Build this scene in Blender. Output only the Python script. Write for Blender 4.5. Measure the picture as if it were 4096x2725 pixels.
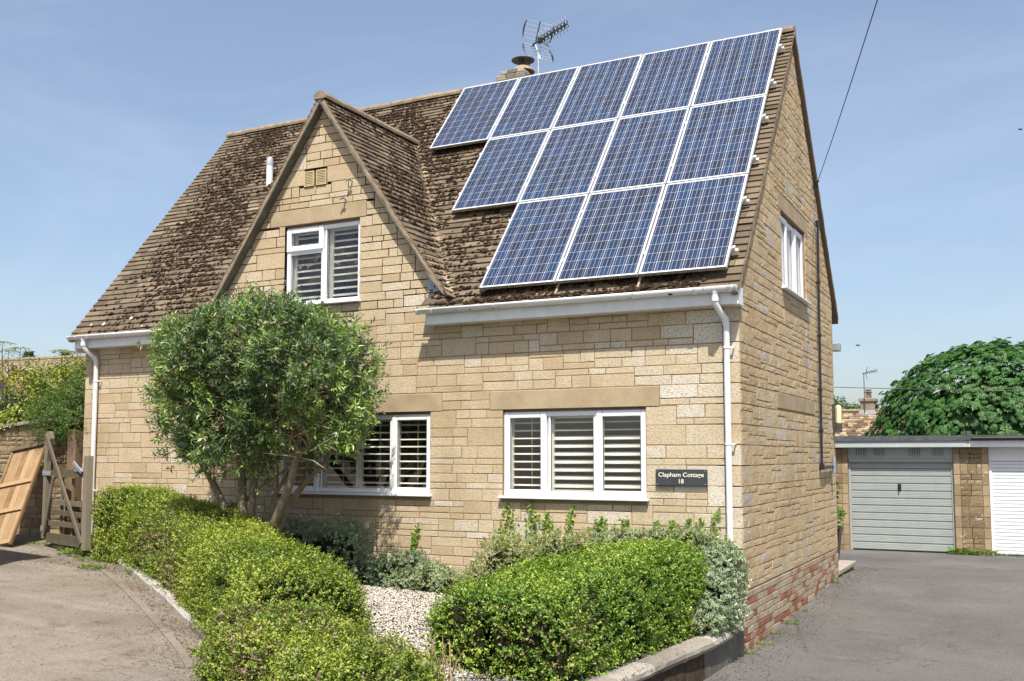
import bpy, math, random
import numpy as np
from mathutils import Vector, Matrix
for o in list(bpy.data.objects): bpy.data.objects.remove(o)
SC = bpy.context.scene
COL = SC.collection
rnd = random.Random(7)
RNG = np.random.default_rng(11)

# ------------------------------------------------------------------ camera
CAM = np.array([2.7538, -10.8049, 1.5306]); YAW, PITCH, FPX, PPY = 0.4719, 0.0843, 4049.4, 1482.4
cF = np.array([-math.sin(YAW)*math.cos(PITCH), math.cos(YAW)*math.cos(PITCH), math.sin(PITCH)])
cR = np.array([math.cos(YAW), math.sin(YAW), 0.0]); cU = np.cross(cR, cF)
cam = bpy.data.cameras.new('camera'); cam.sensor_width = 36; cam.lens = FPX*36/4096
cam.shift_y = (PPY-1362.5)/4096; cam.clip_end = 3000; cam.clip_start = .05
camo = bpy.data.objects.new('camera', cam); COL.objects.link(camo)
camo.matrix_world = Matrix(((cR[0], cU[0], -cF[0], CAM[0]), (cR[1], cU[1], -cF[1], CAM[1]), (cR[2], cU[2], -cF[2], CAM[2]), (0, 0, 0, 1)))
SC.camera = camo
# ------------------------------------------------------------------ sky, sun, exposure
SUN = Vector((.46, -1.0, 1.85)).normalized()
elev = math.asin(SUN.z); azim = math.atan2(SUN.x, SUN.y)
w = bpy.data.worlds.new('World'); SC.world = w; w.use_nodes = True
nt = w.node_tree; N = nt.nodes; N.clear()
out = N.new('ShaderNodeOutputWorld'); bg = N.new('ShaderNodeBackground'); sky = N.new('ShaderNodeTexSky')
sky.sky_type = 'NISHITA'; sky.sun_disc = False; sky.sun_elevation = elev; sky.sun_rotation = azim
sky.air_density = 1.0; sky.dust_density = 2.2; sky.ozone_density = 1.0; sky.altitude = 100
tc = N.new('ShaderNodeTexCoord'); mp = N.new('ShaderNodeMapping'); mp.inputs['Scale'].default_value = (1.0, 2.4, 5.0); mp.inputs['Rotation'].default_value = (0, .3, .5)
nz = N.new('ShaderNodeTexNoise'); nz.inputs['Scale'].default_value = 1.6; nz.inputs['Detail'].default_value = 8; nz.inputs['Roughness'].default_value = .6; nz.inputs['Distortion'].default_value = .9
cr = N.new('ShaderNodeValToRGB'); cr.color_ramp.elements[0].position = .40; cr.color_ramp.elements[1].position = .78; cr.color_ramp.elements[0].color = (.12, .12, .12, 1)
cr.color_ramp.elements[1].color = (.27, .27, .27, 1)
mx = N.new('ShaderNodeMix'); mx.data_type = 'RGBA'; mx.inputs['B'].default_value = (5.4, 6.15, 7.4, 1)
L = nt.links.new
L(tc.outputs['Generated'], mp.inputs['Vector']); L(mp.outputs[0], nz.inputs['Vector']); L(nz.outputs['Fac'], cr.inputs[0])
L(cr.outputs[0], mx.inputs['Factor']); L(sky.outputs[0], mx.inputs['A']); L(mx.outputs['Result'], bg.inputs[0]); L(bg.outputs[0], out.inputs[0])
bg.inputs[1].default_value = .088
sl = bpy.data.lights.new('sun', 'SUN'); sl.energy = 4.0; sl.angle = math.radians(.53); sl.color = (1, .955, .88)
so = bpy.data.objects.new('sun', sl); COL.objects.link(so); so.rotation_euler = SUN.to_track_quat('Z', 'Y').to_euler(); so.location = (6, -12, 20)
vs = SC.view_settings; vs.view_transform = 'Standard'; vs.look = 'None'; vs.exposure = .88; vs.gamma = 1; vs.use_curve_mapping = False
SC.render.engine = 'CYCLES'
SC.cycles.max_bounces = 8; SC.cycles.transparent_max_bounces = 16; SC.cycles.transmission_bounces = 6

# ------------------------------------------------------------------ helpers
PLOC = {}
def link(o, parent=None):
    COL.objects.link(o)
    if parent is not None:
        o.parent = parent
        # the parent's own world matrix (parents are never rotated)
        o.matrix_parent_inverse = Matrix.Translation(-Vector(PLOC.get(parent.name, (0, 0, 0))))
    return o
def empty(name, loc, label, cat, group=None):
    o = bpy.data.objects.new(name, None); o.location = loc; o.empty_display_size = .2; COL.objects.link(o)
    PLOC[o.name] = tuple(loc); tag(o, label, cat, group, 'thing'); return o
def tag(o, label=None, cat=None, group=None, kind=None):
    if label: o['label'] = label
    if cat: o['category'] = cat
    if group: o['group'] = group
    if kind: o['kind'] = kind
    return o
def fastmesh(name, V, F, tint=None, col=None, smooth=False):
    """V (n,3) array, F (m,k) int array"""
    me = bpy.data.meshes.new(name); V = np.asarray(V, np.float32); F = np.asarray(F, np.int32); m, k = F.shape
    me.vertices.add(len(V)); me.vertices.foreach_set('co', V.ravel())
    me.loops.add(m*k); me.loops.foreach_set('vertex_index', F.ravel())
    me.polygons.add(m); me.polygons.foreach_set('loop_start', np.arange(0, m*k, k, dtype=np.int32))
    if smooth: me.polygons.foreach_set('use_smooth', np.ones(m, bool))
    if tint is not None:
        a = me.attributes.new('tint', 'FLOAT', 'FACE'); a.data.foreach_set('value', np.asarray(tint, np.float32))
    if col is not None:
        a = me.attributes.new('col', 'FLOAT_COLOR', 'FACE')
        c4 = np.ones((m, 4), np.float32); c4[:, :3] = col; a.data.foreach_set('color', c4.ravel())
    me.update(calc_edges=True); return me
class MB:
    def __init__(s): s.v = []; s.f = []; s.m = []; s.t = []; s.curm = 0; s.curt = .5
    def add(s, vs, fs):
        b = len(s.v); s.v += [tuple(map(float, p)) for p in vs]
        for f in fs: s.f.append(tuple(i+b for i in f)); s.m.append(s.curm); s.t.append(s.curt)
    def box(s, x0, x1, y0, y1, z0, z1, M=None):
        P = [(x, y, z) for x in (x0, x1) for y in (y0, y1) for z in (z0, z1)]
        if M: P = [M(*p) for p in P]
        s.add(P, [(0, 1, 3, 2), (4, 6, 7, 5), (0, 4, 5, 1), (2, 3, 7, 6), (0, 2, 6, 4), (1, 5, 7, 3)])
    def bbox(s, x0, x1, y0, y1, z0, z1, b=.004, M=None):
        """box with chamfered edges"""
        vs = []; 
        for sx in (0, 1):
            for sy in (0, 1):
                for sz in (0, 1):
                    X = (x0, x1)[sx]; Y = (y0, y1)[sy]; Z = (z0, z1)[sz]
                    dx = b*(1-2*sx); dy = b*(1-2*sy); dz = b*(1-2*sz)
                    vs += [(X, Y+dy, Z+dz), (X+dx, Y, Z+dz), (X+dx, Y+dy, Z)]
        idx = lambda sx, sy, sz, a: (sx*4+sy*2+sz)*3+a
        fs = []
        for s0 in (0, 1):
            fs.append([idx(s0, 0, 0, 0), idx(s0, 0, 1, 0), idx(s0, 1, 1, 0), idx(s0, 1, 0, 0)])
            fs.append([idx(0, s0, 0, 1), idx(1, s0, 0, 1), idx(1, s0, 1, 1), idx(0, s0, 1, 1)])
            fs.append([idx(0, 0, s0, 2), idx(0, 1, s0, 2), idx(1, 1, s0, 2), idx(1, 0, s0, 2)])
        for a in (0, 1):
            for c in (0, 1):
                fs.append([idx(a, c, 0, 0), idx(a, c, 1, 0), idx(a, c, 1, 1), idx(a, c, 0, 1)])
                fs.append([idx(a, 0, c, 0), idx(a, 1, c, 0), idx(a, 1, c, 2), idx(a, 0, c, 2)])
                fs.append([idx(0, a, c, 1), idx(1, a, c, 1), idx(1, a, c, 2), idx(0, a, c, 2)])
        for a in (0, 1):
            for c in (0, 1):
                for d in (0, 1): fs.append([idx(a, c, d, 0), idx(a, c, d, 1), idx(a, c, d, 2)])
        if M: vs = [M(*p) for p in vs]
        s.add(vs, fs)
    def prism(s, poly, vec):
        n = len(poly); q = [tuple(np.array(p)+np.array(vec)) for p in poly]
        s.add(list(poly)+q, [tuple(range(n)), tuple(range(2*n-1, n-1, -1))]+[(i, (i+1) % n, n+(i+1) % n, n+i) for i in range(n)])
    def tube(s, pts, r, n=8, cap=True, close=False):
        pts = [np.array(p, float) for p in pts]; k = len(pts); rr = r if hasattr(r, '__len__') else [r]*k
        vs = []; prev = None
        for i in range(k):
            a = pts[i-1] if (i > 0 or close) else pts[i]; b = pts[(i+1) % k] if (i < k-1 or close) else pts[i]
            t = b-a; t = t/(np.linalg.norm(t)+1e-9)
            if prev is None: u = np.cross(t, (0, 0, 1)) if abs(t[2]) < .9 else np.cross(t, (1, 0, 0))
            else: u = prev-t*np.dot(prev, t)
            u = u/(np.linalg.norm(u)+1e-9); prev = u; v = np.cross(t, u)
            for j in range(n):
                an = 2*math.pi*j/n; vs.append(pts[i]+rr[i]*(math.cos(an)*u+math.sin(an)*v))
        fs = []
        for i in range(k if close else k-1):
            i2 = (i+1) % k
            for j in range(n): fs.append((i*n+j, i*n+(j+1) % n, i2*n+(j+1) % n, i2*n+j))
        if cap and not close:      # caps have vertices of their own, so the sides shade as a true cylinder
            b0 = len(vs); vs += vs[:n]+vs[(k-1)*n:k*n]; fs += [tuple(range(b0+n-1, b0-1, -1)), tuple(b0+n+j for j in range(n))]
        s.add(vs, fs)
    def lathe(s, c, prof, n=16):
        vs = []; k = len(prof)
        for r, z in prof:
            for j in range(n): a = 2*math.pi*j/n; vs.append((c[0]+r*math.cos(a), c[1]+r*math.sin(a), c[2]+z))
        fs = [(i*n+j, i*n+(j+1) % n, (i+1)*n+(j+1) % n, (i+1)*n+j) for i in range(k-1) for j in range(n)]
        b0 = len(vs); vs += vs[:n]+vs[(k-1)*n:k*n]; fs += [tuple(range(b0+n-1, b0-1, -1)), tuple(b0+n+j for j in range(n))]
        s.add(vs, fs)
    def mesh(s, name, mats, smooth=False):
        me = bpy.data.meshes.new(name); me.from_pydata(s.v, [], s.f)
        for m in (mats if isinstance(mats, (list, tuple)) else [mats]): me.materials.append(m)
        me.polygons.foreach_set('material_index', s.m)
        a = me.attributes.new('tint', 'FLOAT', 'FACE'); a.data.foreach_set('value', s.t)
        if smooth: me.polygons.foreach_set('use_smooth', [len(f) == 4 for f in s.f])
        me.update(); return me
    def build(s, name, mats, parent=None, smooth=False, **kw):
        o = bpy.data.objects.new(name, s.mesh(name, mats, smooth)); link(o, parent); tag(o, **kw)
        return o
def proj(P):
    d = np.asarray(P, float)-CAM; wv = d@cF
    return np.stack([2048+FPX*(d@cR)/wv, PPY-FPX*(d@cU)/wv], -1)
def ray(u, v): return cF+cR*(u-2048)/FPX-cU*(v-PPY)/FPX
def onY(u, v, y): d = ray(u, v); return CAM+d*(y-CAM[1])/d[1]
def onX(u, v, x): d = ray(u, v); return CAM+d*(x-CAM[0])/d[0]
def onZ(u, v, z): d = ray(u, v); return CAM+d*(z-CAM[2])/d[2]

# ------------------------------------------------------------------ materials
def new_mat(name):
    m = bpy.data.materials.new(name); m.use_nodes = True
    b = m.node_tree.nodes['Principled BSDF']; return m, m.node_tree, b
def ramp(t, fac, stops, interp='LINEAR'):
    r = t.nodes.new('ShaderNodeValToRGB'); e = r.color_ramp.elements; r.color_ramp.interpolation = interp
    while len(e) < len(stops): e.new(.5)
    for i, (p, c) in enumerate(stops): e[i].position = p; e[i].color = (*c, 1) if len(c) == 3 else c
    if fac is not None: t.links.new(fac, r.inputs[0])
    return r.outputs[0]
def noise(t, scale, detail=4, rough=.55, vec=None, dist=0):
    n = t.nodes.new('ShaderNodeTexNoise'); n.inputs['Scale'].default_value = scale; n.inputs['Detail'].default_value = detail
    n.inputs['Roughness'].default_value = rough; n.inputs['Distortion'].default_value = dist
    if vec is not None: t.links.new(vec, n.inputs['Vector'])
    return n.outputs['Fac']
def coords(t, scale=None, rot=None):
    c = t.nodes.new('ShaderNodeTexCoord')
    if scale is None and rot is None: return c.outputs['Object']
    m = t.nodes.new('ShaderNodeMapping'); t.links.new(c.outputs['Object'], m.inputs['Vector'])
    if scale: m.inputs['Scale'].default_value = scale
    if rot: m.inputs['Rotation'].default_value = rot
    return m.outputs[0]
def mixc(t, fac, a, b, mode='MIX'):
    m = t.nodes.new('ShaderNodeMix'); m.data_type = 'RGBA'; m.blend_type = mode
    for k, val in (('Factor', fac), ('A', a), ('B', b)):
        if hasattr(val, 'is_linked'): t.links.new(val, m.inputs[k])
        elif k == 'Factor': m.inputs['Factor'].default_value = val
        else: m.inputs[k].default_value = (*val, 1) if len(val) == 3 else val
    return m.outputs['Result']
def attr(t, name, color=False):
    a = t.nodes.new('ShaderNodeAttribute'); a.attribute_name = name
    return a.outputs['Color' if color else 'Fac']
def bump(t, b, h, strength=.4, dist=.01):
    n = t.nodes.new('ShaderNodeBump'); n.inputs['Strength'].default_value = strength; n.inputs['Distance'].default_value = dist
    t.links.new(h, n.inputs['Height']); t.links.new(n.outputs[0], b.inputs['Normal'])
def maths(t, op, a, b=None):
    m = t.nodes.new('ShaderNodeMath'); m.operation = op
    for i, val in enumerate((a, b)):
        if val is None: continue
        if hasattr(val, 'is_linked'): t.links.new(val, m.inputs[i])
        else: m.inputs[i].default_value = val
    return m.outputs[0]
def grainy(name, stops, rough=.85, s1=6, s2=60, amp=.5, bs=.4, bd=.008, spec=.3, bump_scale=None, vec=None, tinted=True, speck=None, stain=None):
    """colour ramp over the per-piece tint, mottled with two noises, bumped"""
    m, t, b = new_mat(name); v = coords(t, vec)
    n1 = noise(t, s1, 4, .6, v); n2 = noise(t, s2, 3, .7, v)
    if tinted:
        f = maths(t, 'ADD', attr(t, 'tint'), maths(t, 'MULTIPLY', maths(t, 'SUBTRACT', n1, .5), amp))
    else: f = n1
    c = ramp(t, f, stops)
    g = ramp(t, n2, [(.3, (.68, .68, .68)), (.55, (1, 1, 1)), (.8, (1.0, 1.0, 1.0))])
    c = mixc(t, .8, c, g, 'MULTIPLY')
    if stain: c = mixc(t, 1, c, ramp(t, noise(t, stain, 5, .65, coords(t, (1, 1, .55))), [(.3, (.80, .77, .72)), (.5, (1, 1, 1)), (.75, (1.05, 1.03, 1.0))]), 'MULTIPLY')
    if speck:
        col, sc, lo, hi = speck
        sp = ramp(t, noise(t, sc, 2, .6, v), [(lo, (0, 0, 0)), (hi, (1, 1, 1))])
        c = mixc(t, sp, c, col)
    t.links.new(c, b.inputs['Base Color']); b.inputs['Roughness'].default_value = rough
    b.inputs['Specular IOR Level'].default_value = spec
    h = maths(t, 'ADD', noise(t, bump_scale or s2, 4, .65, v), maths(t, 'MULTIPLY', n1, .6))
    bump(t, b, h, bs, bd); return m
def plain(name, c, rough=.5, metal=0, var=.12, sc=8, spec=.4, bs=.0):
    m, t, b = new_mat(name); v = coords(t); n = noise(t, sc, 4, .6, v)
    lo = tuple(x*(1-var) for x in c); hi = tuple(min(1, x*(1+var)) for x in c)
    t.links.new(ramp(t, n, [(.3, lo), (.7, hi)]), b.inputs['Base Color']); b.inputs['Roughness'].default_value = rough
    b.inputs['Metallic'].default_value = metal; b.inputs['Specular IOR Level'].default_value = spec
    if bs: bump(t, b, noise(t, sc*8, 4, .6, v), bs, .004)
    return m
STONE_STOPS = [(.0, (.47, .355, .215)), (.3, (.54, .425, .275)), (.6, (.575, .475, .335)), (.8, (.60, .53, .42)), (1., (.65, .60, .51))]
M_STONE = grainy('ashlar_stone', STONE_STOPS, .9, 5, 42, .5, .7, .012, .2, 60, speck=((.40, .31, .20), 40, .50, .70), stain=1.3)
SIDE_STOPS = [(.0, (.47, .34, .19)), (.3, (.55, .41, .24)), (.6, (.57, .44, .275)), (.85, (.49, .425, .33)), (1., (.53, .47, .38))]
M_SIDE = grainy('rock_faced_stone', SIDE_STOPS, .92, 6, 45, .4, .9, .016, .15, 38, speck=((.33, .25, .15), 45, .58, .74), stain=1.1)
M_MORTAR = grainy('mortar', [(.3, (.235, .15, .09)), (.7, (.33, .225, .14))], .95, 9, 80, .5, .6, .006, .1, tinted=False)
M_LINTEL = grainy('lintel_stone', [(.25, (.33, .245, .15)), (.5, (.41, .315, .20)), (.75, (.47, .375, .25))], .9, 2.5, 90, .6, .3, .005, .2, tinted=False)
M_BRICK = grainy('plinth_brick', [(0, (.27, .125, .075)), (.16, (.36, .145, .075)), (.3, (.33, .20, .13)), (.5, (.38, .29, .20)), (1, (.45, .37, .26))], .9, 14, 90, .5, .7, .008, .2)
M_TILE = grainy('roof_tile', [(0, (.095, .074, .052)), (.4, (.15, .115, .078)), (.75, (.21, .16, .108)), (1, (.32, .25, .165))], .93, 5, 70, .35, .7, .008, .15, speck=((.50, .47, .40), 26, .76, .79))
M_RIDGE = grainy('ridge_tile', [(.2, (.13, .10, .065)), (.5, (.27, .215, .145)), (.8, (.38, .31, .21))], .93, 7, 60, .5, .8, .01, .15, tinted=False, speck=((.55, .26, .03), 9, .66, .74))
M_VERGE = grainy('verge_mortar', [(.2, (.26, .19, .125)), (.5, (.36, .27, .18)), (.8, (.44, .34, .24))], .95, 9, 60, .5, .8, .01, .1, tinted=False)
M_MOSS = grainy('dry_moss', [(0, (.024, .015, .011)), (.5, (.046, .029, .020)), (1, (.085, .056, .034))], 1.0, 30, 150, .5, .9, .01, .05)
M_WHITE = plain('white_upvc', (.80, .80, .81), .35, var=.03, spec=.5)
M_GUT = plain('white_gutter_plastic', (.73, .73, .725), .40, var=.09, sc=5, spec=.5)
M_CREAM = plain('cream_shutter_paint', (.74, .71, .62), .45, var=.03)
M_LEAD = plain('lead_sheet', (.36, .38, .41), .45, var=.2, sc=12, bs=.2)
M_ALU = plain('aluminium_frame', (.68, .69, .70), .4, metal=.35, var=.08)
M_ALUEDGE = grainy('algae_stained_frame_edge', [(.3, (.10, .085, .05)), (.5, (.30, .27, .19)), (.7, (.55, .52, .42))], .8, 40, 120, .5, .2, .003, .2, tinted=False)
M_STEEL = plain('galvanised_steel', (.40, .42, .44), .45, metal=.6, var=.2, sc=20)
M_BLACK = plain('black_plastic', (.018, .019, .021), .4, var=.2)
M_AERIAL = plain('weathered_aerial_metal', (.075, .07, .055), .5, metal=.3, var=.4, sc=15)
M_AERIAL2 = plain('bright_aerial_metal', (.60, .61, .62), .35, metal=.6, var=.2, sc=15)
M_CABLE = plain('cable_sheath', (.03, .032, .036), .5)
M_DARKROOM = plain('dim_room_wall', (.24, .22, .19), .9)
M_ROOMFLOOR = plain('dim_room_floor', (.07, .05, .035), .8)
M_CURTAIN = plain('white_curtain', (.80, .82, .86), .9, var=.02)
M_SLATE = grainy('slate_plaque', [(.3, (.030, .034, .040)), (.6, (.048, .053, .060))], .5, 3, 80, .5, .1, .002, .4, tinted=False)
M_LETTER = plain('cream_lettering', (.85, .80, .62), .6, var=.02)
M_BARK = grainy('bark', [(.2, (.13, .095, .06)), (.5, (.21, .165, .11)), (.8, (.30, .25, .18))], .95, 14, 60, .5, .9, .012, .1, vec=(1, 1, .35), tinted=False)
M_TWIG = plain('bare_twig', (.34, .25, .16), .9, var=.3, sc=20)
M_WOOD = grainy('weathered_gate_wood', [(.2, (.105, .086, .056)), (.5, (.17, .142, .098)), (.8, (.245, .21, .155))], .9, 5, 60, .6, .5, .006, .2, vec=(6, 6, 1))
M_WOODP = grainy('brown_gate_post_wood', [(.2, (.13, .085, .05)), (.5, (.22, .15, .09)), (.8, (.30, .22, .14))], .9, 5, 60, .6, .5, .006, .2, vec=(7, 7, .8))
M_PINE = grainy('orange_pine_boards', [(.15, (.185, .105, .05)), (.45, (.295, .185, .092)), (.8, (.385, .26, .14))], .8, 4, 40, .7, .3, .004, .25, speck=((.10, .05, .02), 16, .70, .75))
M_SOIL = grainy('garden_soil', [(.3, (.05, .036, .024)), (.7, (.12, .09, .06))], .98, 14, 70, .5, 1., .02, .1, tinted=False)
M_GRAVEL = grainy('white_gravel', [(0, (.26, .22, .165)), (.2, (.44, .39, .315)), (.6, (.57, .52, .44)), (1, (.68, .645, .575))], .9, 30, 120, .3, .3, .004, .2)
M_GREYCHIP = grainy('grey_chippings', [(0, (.12, .11, .10)), (1, (.34, .32, .29))], .9, 30, 120, .3, .3, .004, .2)
M_KERB = grainy('weathered_kerb_stone', [(.2, (.20, .175, .14)), (.5, (.32, .285, .235)), (.8, (.42, .385, .33))], .95, 6, 50, .5, .9, .012, .1, speck=((.06, .055, .045), 18, .64, .72))
M_CONC = grainy('stained_concrete', [(.2, (.085, .078, .066)), (.5, (.15, .135, .112)), (.8, (.22, .20, .17))], .95, 3, 60, .6, .5, .006, .1, tinted=False)
M_SLAB = grainy('doorstep_slab', [(.2, (.30, .26, .20)), (.8, (.42, .37, .30))], .95, 6, 50, .5, .6, .008, .1, tinted=False)
M_SAGE = plain('sage_grey_door_paint', (.33, .355, .335), .5, var=.06, sc=4)
M_SAGEF = plain('sage_fascia_paint', (.40, .43, .42), .6, var=.08, sc=3)
M_WDOOR = plain('white_garage_door_paint', (.78, .79, .81), .4, var=.04, sc=3)
M_FELT = grainy('mineral_roof_felt', [(.3, (.075, .08, .09)), (.7, (.13, .135, .145))], .95, 8, 150, .5, .8, .006, .1, tinted=False)
M_GSTONE = grainy('garage_stone', [(0, (.20, .145, .085)), (.4, (.27, .20, .12)), (.75, (.37, .28, .165)), (1, (.42, .32, .20))], .92, 5, 50, .5, .8, .012, .15, 40, speck=((.52, .46, .37), 16, .66, .70))
M_FARTILE = grainy('far_roof_tile', [(0, (.09, .06, .045)), (.4, (.20, .145, .095)), (.7, (.34, .25, .16)), (1, (.44, .34, .22))], .93, 1.2, 14, 1.1, .4, .02, .1)
M_FARSTONE = grainy('far_stone', [(.2, (.20, .16, .11)), (.8, (.34, .28, .2))], .95, 3, 20, .5, .6, .02, .1, tinted=False)
M_BEIGETILE = grainy('beige_stone_slate', [(0, (.21, .165, .11)), (.5, (.27, .22, .155)), (1, (.33, .275, .20))], .95, 1, 10, .5, .5, .02, .1)
M_BULB = plain('frosted_light_cover', (.80, .70, .42), .35, var=.03)

def glass_mat(name, tint=(.97, .98, .97), r=.0, refl=.06, reed=False):
    m, t, b = new_mat(name); t.nodes.remove(b); o = t.nodes['Material Output']
    tr = t.nodes.new('ShaderNodeBsdfTransparent'); tr.inputs[0].default_value = (*tint, 1)
    gl = t.nodes.new('ShaderNodeBsdfGlossy'); gl.inputs['Roughness'].default_value = .01
    lw = t.nodes.new('ShaderNodeLayerWeight'); lw.inputs[0].default_value = .5
    mxs = t.nodes.new('ShaderNodeMixShader')
    f = maths(t, 'ADD', .07, maths(t, 'MULTIPLY', maths(t, 'POWER', lw.outputs['Facing'], 4.0), .55)); t.links.new(f, mxs.inputs[0]); t.links.new(tr.outputs[0], mxs.inputs[1]); t.links.new(gl.outputs[0], mxs.inputs[2])
    last = mxs
    if reed:   # patterned glass: part of the light is scattered by the fine vertical grain
        tl = t.nodes.new('ShaderNodeBsdfRefraction'); tl.inputs['Roughness'].default_value = .12; tl.inputs['IOR'].default_value = 1.02
        v = coords(t, (60, 60, 2.5)); n = noise(t, 1.5, 3, .6, v)
        m2 = t.nodes.new('ShaderNodeMixShader'); t.links.new(ramp(t, n, [(.35, (0, 0, 0)), (.65, (.9, .9, .9))]), m2.inputs[0])
        t.links.new(mxs.outputs[0], m2.inputs[1]); t.links.new(tl.outputs[0], m2.inputs[2]); last = m2
    t.links.new(last.outputs[0], o.inputs[0]); return m
M_GLASS = glass_mat('window_glass'); M_REED = glass_mat('patterned_glass', (.95, .96, .95), reed=True)

def leaf_mat(name, trans=.35, rough=.45, spec=.4):
    m, t, b = new_mat(name); o = t.nodes['Material Output']; c = attr(t, 'col', True)
    t.links.new(c, b.inputs['Base Color']); b.inputs['Roughness'].default_value = rough; b.inputs['Specular IOR Level'].default_value = spec
    tl = t.nodes.new('ShaderNodeBsdfTranslucent'); t.links.new(mixc(t, 1, c, (1.1, 1.25, .6), 'MULTIPLY'), tl.inputs[0])
    ms = t.nodes.new('ShaderNodeMixShader'); ms.inputs[0].default_value = trans
    t.links.new(b.outputs[0], ms.inputs[1]); t.links.new(tl.outputs[0], ms.inputs[2]); t.links.new(ms.outputs[0], o.inputs[0]); return m
M_LEAF = leaf_mat('hedge_leaf', .24, .42, .45); M_GLOSSY = leaf_mat('glossy_leaf', .25, .33, .5); M_BROAD = leaf_mat('broad_leaf', .3, .45, .35)
M_CORE = grainy('dark_twiggy_core', [(.2, (.02, .022, .010)), (.6, (.045, .045, .02)), (.9, (.08, .06, .035))], 1, 20, 80, .5, 1., .03, .05, tinted=False)  # dark brown-green twiggy core inside the foliage, blocks the view through

# solar cell: polycrystalline blue that differs from cell to cell
def cell_mat():
    m, t, b = new_mat('polycrystalline_cell'); oi = t.nodes.new('ShaderNodeObjectInfo'); v = coords(t)
    c = ramp(t, oi.outputs['Random'], [(0, (.004, .008, .028)), (.35, (.005, .015, .050)), (.7, (.006, .027, .080)), (1, (.010, .014, .045))])
    vo = t.nodes.new('ShaderNodeTexVoronoi'); vo.inputs['Scale'].default_value = 60; t.links.new(v, vo.inputs['Vector'])
    g = ramp(t, vo.outputs['Color'], [(.0, (.75, .75, .75)), (1, (1.25, 1.25, 1.25))]); c = mixc(t, .8, c, g, 'MULTIPLY')
    t.links.new(c, b.inputs['Base Color']); b.inputs['Roughness'].default_value = .35; b.inputs['Coat Weight'].default_value = .7; b.inputs['Coat Roughness'].default_value = .12
    return m
M_CELL = cell_mat()
M_BUS = plain('silver_busbar', (.62, .64, .66), .4, metal=.2, var=.05)
M_BACK = plain('white_backsheet', (.74, .76, .78), .35, var=.04, spec=.5)

def asphalt_mat():
    m, t, b = new_mat('driveway_asphalt'); v = coords(t)
    sep = t.nodes.new('ShaderNodeSeparateXYZ'); t.links.new(v, sep.inputs[0])
    big = noise(t, .55, 4, .6, v); mid = noise(t, 3.2, 5, .65, v); fine = noise(t, 48, 4, .75, v); agg = noise(t, 190, 2, .5, v)
    right = ramp(t, big, [(.3, (.098, .092, .087)), (.55, (.132, .124, .117)), (.75, (.165, .155, .143))])
    right = mixc(t, ramp(t, mid, [(.55, (0, 0, 0)), (.75, (.55, .55, .55))]), right, (.17, .145, .11))
    left = ramp(t, big, [(.28, (.155, .125, .095)), (.5, (.205, .17, .135)), (.75, (.25, .212, .175))])
    left = mixc(t, ramp(t, mid, [(.5, (0, 0, 0)), (.72, (.7, .7, .7))]), left, (.15, .112, .075))
    st = noise(t, .9, 3, .6, coords(t, (.5, 2.2, 1)))
    left = mixc(t, ramp(t, st, [(.5, (0, 0, 0)), (.7, (.45, .45, .45))]), left, (.30, .275, .245))
    f = ramp(t, maths(t, 'ADD', maths(t, 'MULTIPLY', sep.outputs['X'], .25), 1.1), [(.3, (0, 0, 0)), (.6, (1, 1, 1))])
    c = mixc(t, f, left, right)
    dk = noise(t, 1.7, 6, .7, v, .6); c = mixc(t, ramp(t, dk, [(.56, (0, 0, 0)), (.72, (.6, .6, .6))]), c, (.075, .062, .048))
    vo = t.nodes.new('ShaderNodeTexVoronoi'); vo.feature = 'DISTANCE_TO_EDGE'; vo.inputs['Scale'].default_value = .45; wv = t.nodes.new('ShaderNodeVectorMath'); wv.operation = 'ADD'; t.links.new(v, wv.inputs[0]); nzc = t.nodes.new('ShaderNodeTexNoise'); nzc.inputs['Scale'].default_value = 3; t.links.new(v, nzc.inputs['Vector']); t.links.new(nzc.outputs['Color'], wv.inputs[1]); t.links.new(wv.outputs[0], vo.inputs['Vector'])
    c = mixc(t, ramp(t, vo.outputs['Distance'], [(.0, (.55, .55, .55)), (.006, (0, 0, 0))]), c, (.05, .043, .035))
    c = mixc(t, .9, c, ramp(t, fine, [(.32, (.6, .6, .6)), (.5, (1, 1, 1)), (.68, (1.4, 1.38, 1.34))]), 'MULTIPLY')
    t.links.new(c, b.inputs['Base Color']); b.inputs['Roughness'].default_value = .95; b.inputs['Specular IOR Level'].default_value = .2
    bump(t, b, maths(t, 'ADD', fine, maths(t, 'ADD', agg, maths(t, 'MULTIPLY', mid, .8))), .6, .01); return m
M_ASPH = asphalt_mat()

# ------------------------------------------------------------------ ground
def gz(x, y):
    x = np.asarray(x, float); y = np.asarray(y, float)
    r = np.interp(y, [-60, -12, 0, 5.84, 9, 12.9, 40, 400], [-.8, -.6, -.54, -.365, -.44, -.55, -.6, -1.5])
    lw = np.clip((6-y)/5, 0, 1); lw = lw*lw*(3-2*lw)
    return r+.0645*np.clip(-x, 0, 14)*lw
def ground():
    xs = np.concatenate([[-600, -250, -100, -50, -30, -20], np.linspace(-16, 6, 89), [8, 11, 15, 22, 35, 60, 120, 300, 600]])
    ys = np.concatenate([[-300, -120, -60, -30, -20], np.linspace(-13, 15, 113), [17, 20, 26, 35, 60, 120, 300, 700]])
    X, Y = np.meshgrid(xs, ys, indexing='ij'); Z = gz(X, Y)
    V = np.stack([X, Y, Z], -1).reshape(-1, 3); ny = len(ys)
    i, j = np.meshgrid(np.arange(len(xs)-1), np.arange(ny-1), indexing='ij'); a = (i*ny+j).ravel()
    F = np.stack([a, a+ny, a+ny+1, a+1], -1)
    me = fastmesh('ground', V, F, smooth=True); me.materials.append(M_ASPH)
    o = bpy.data.objects.new('ground', me); link(o); tag(o, kind='structure')
ground()

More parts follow.
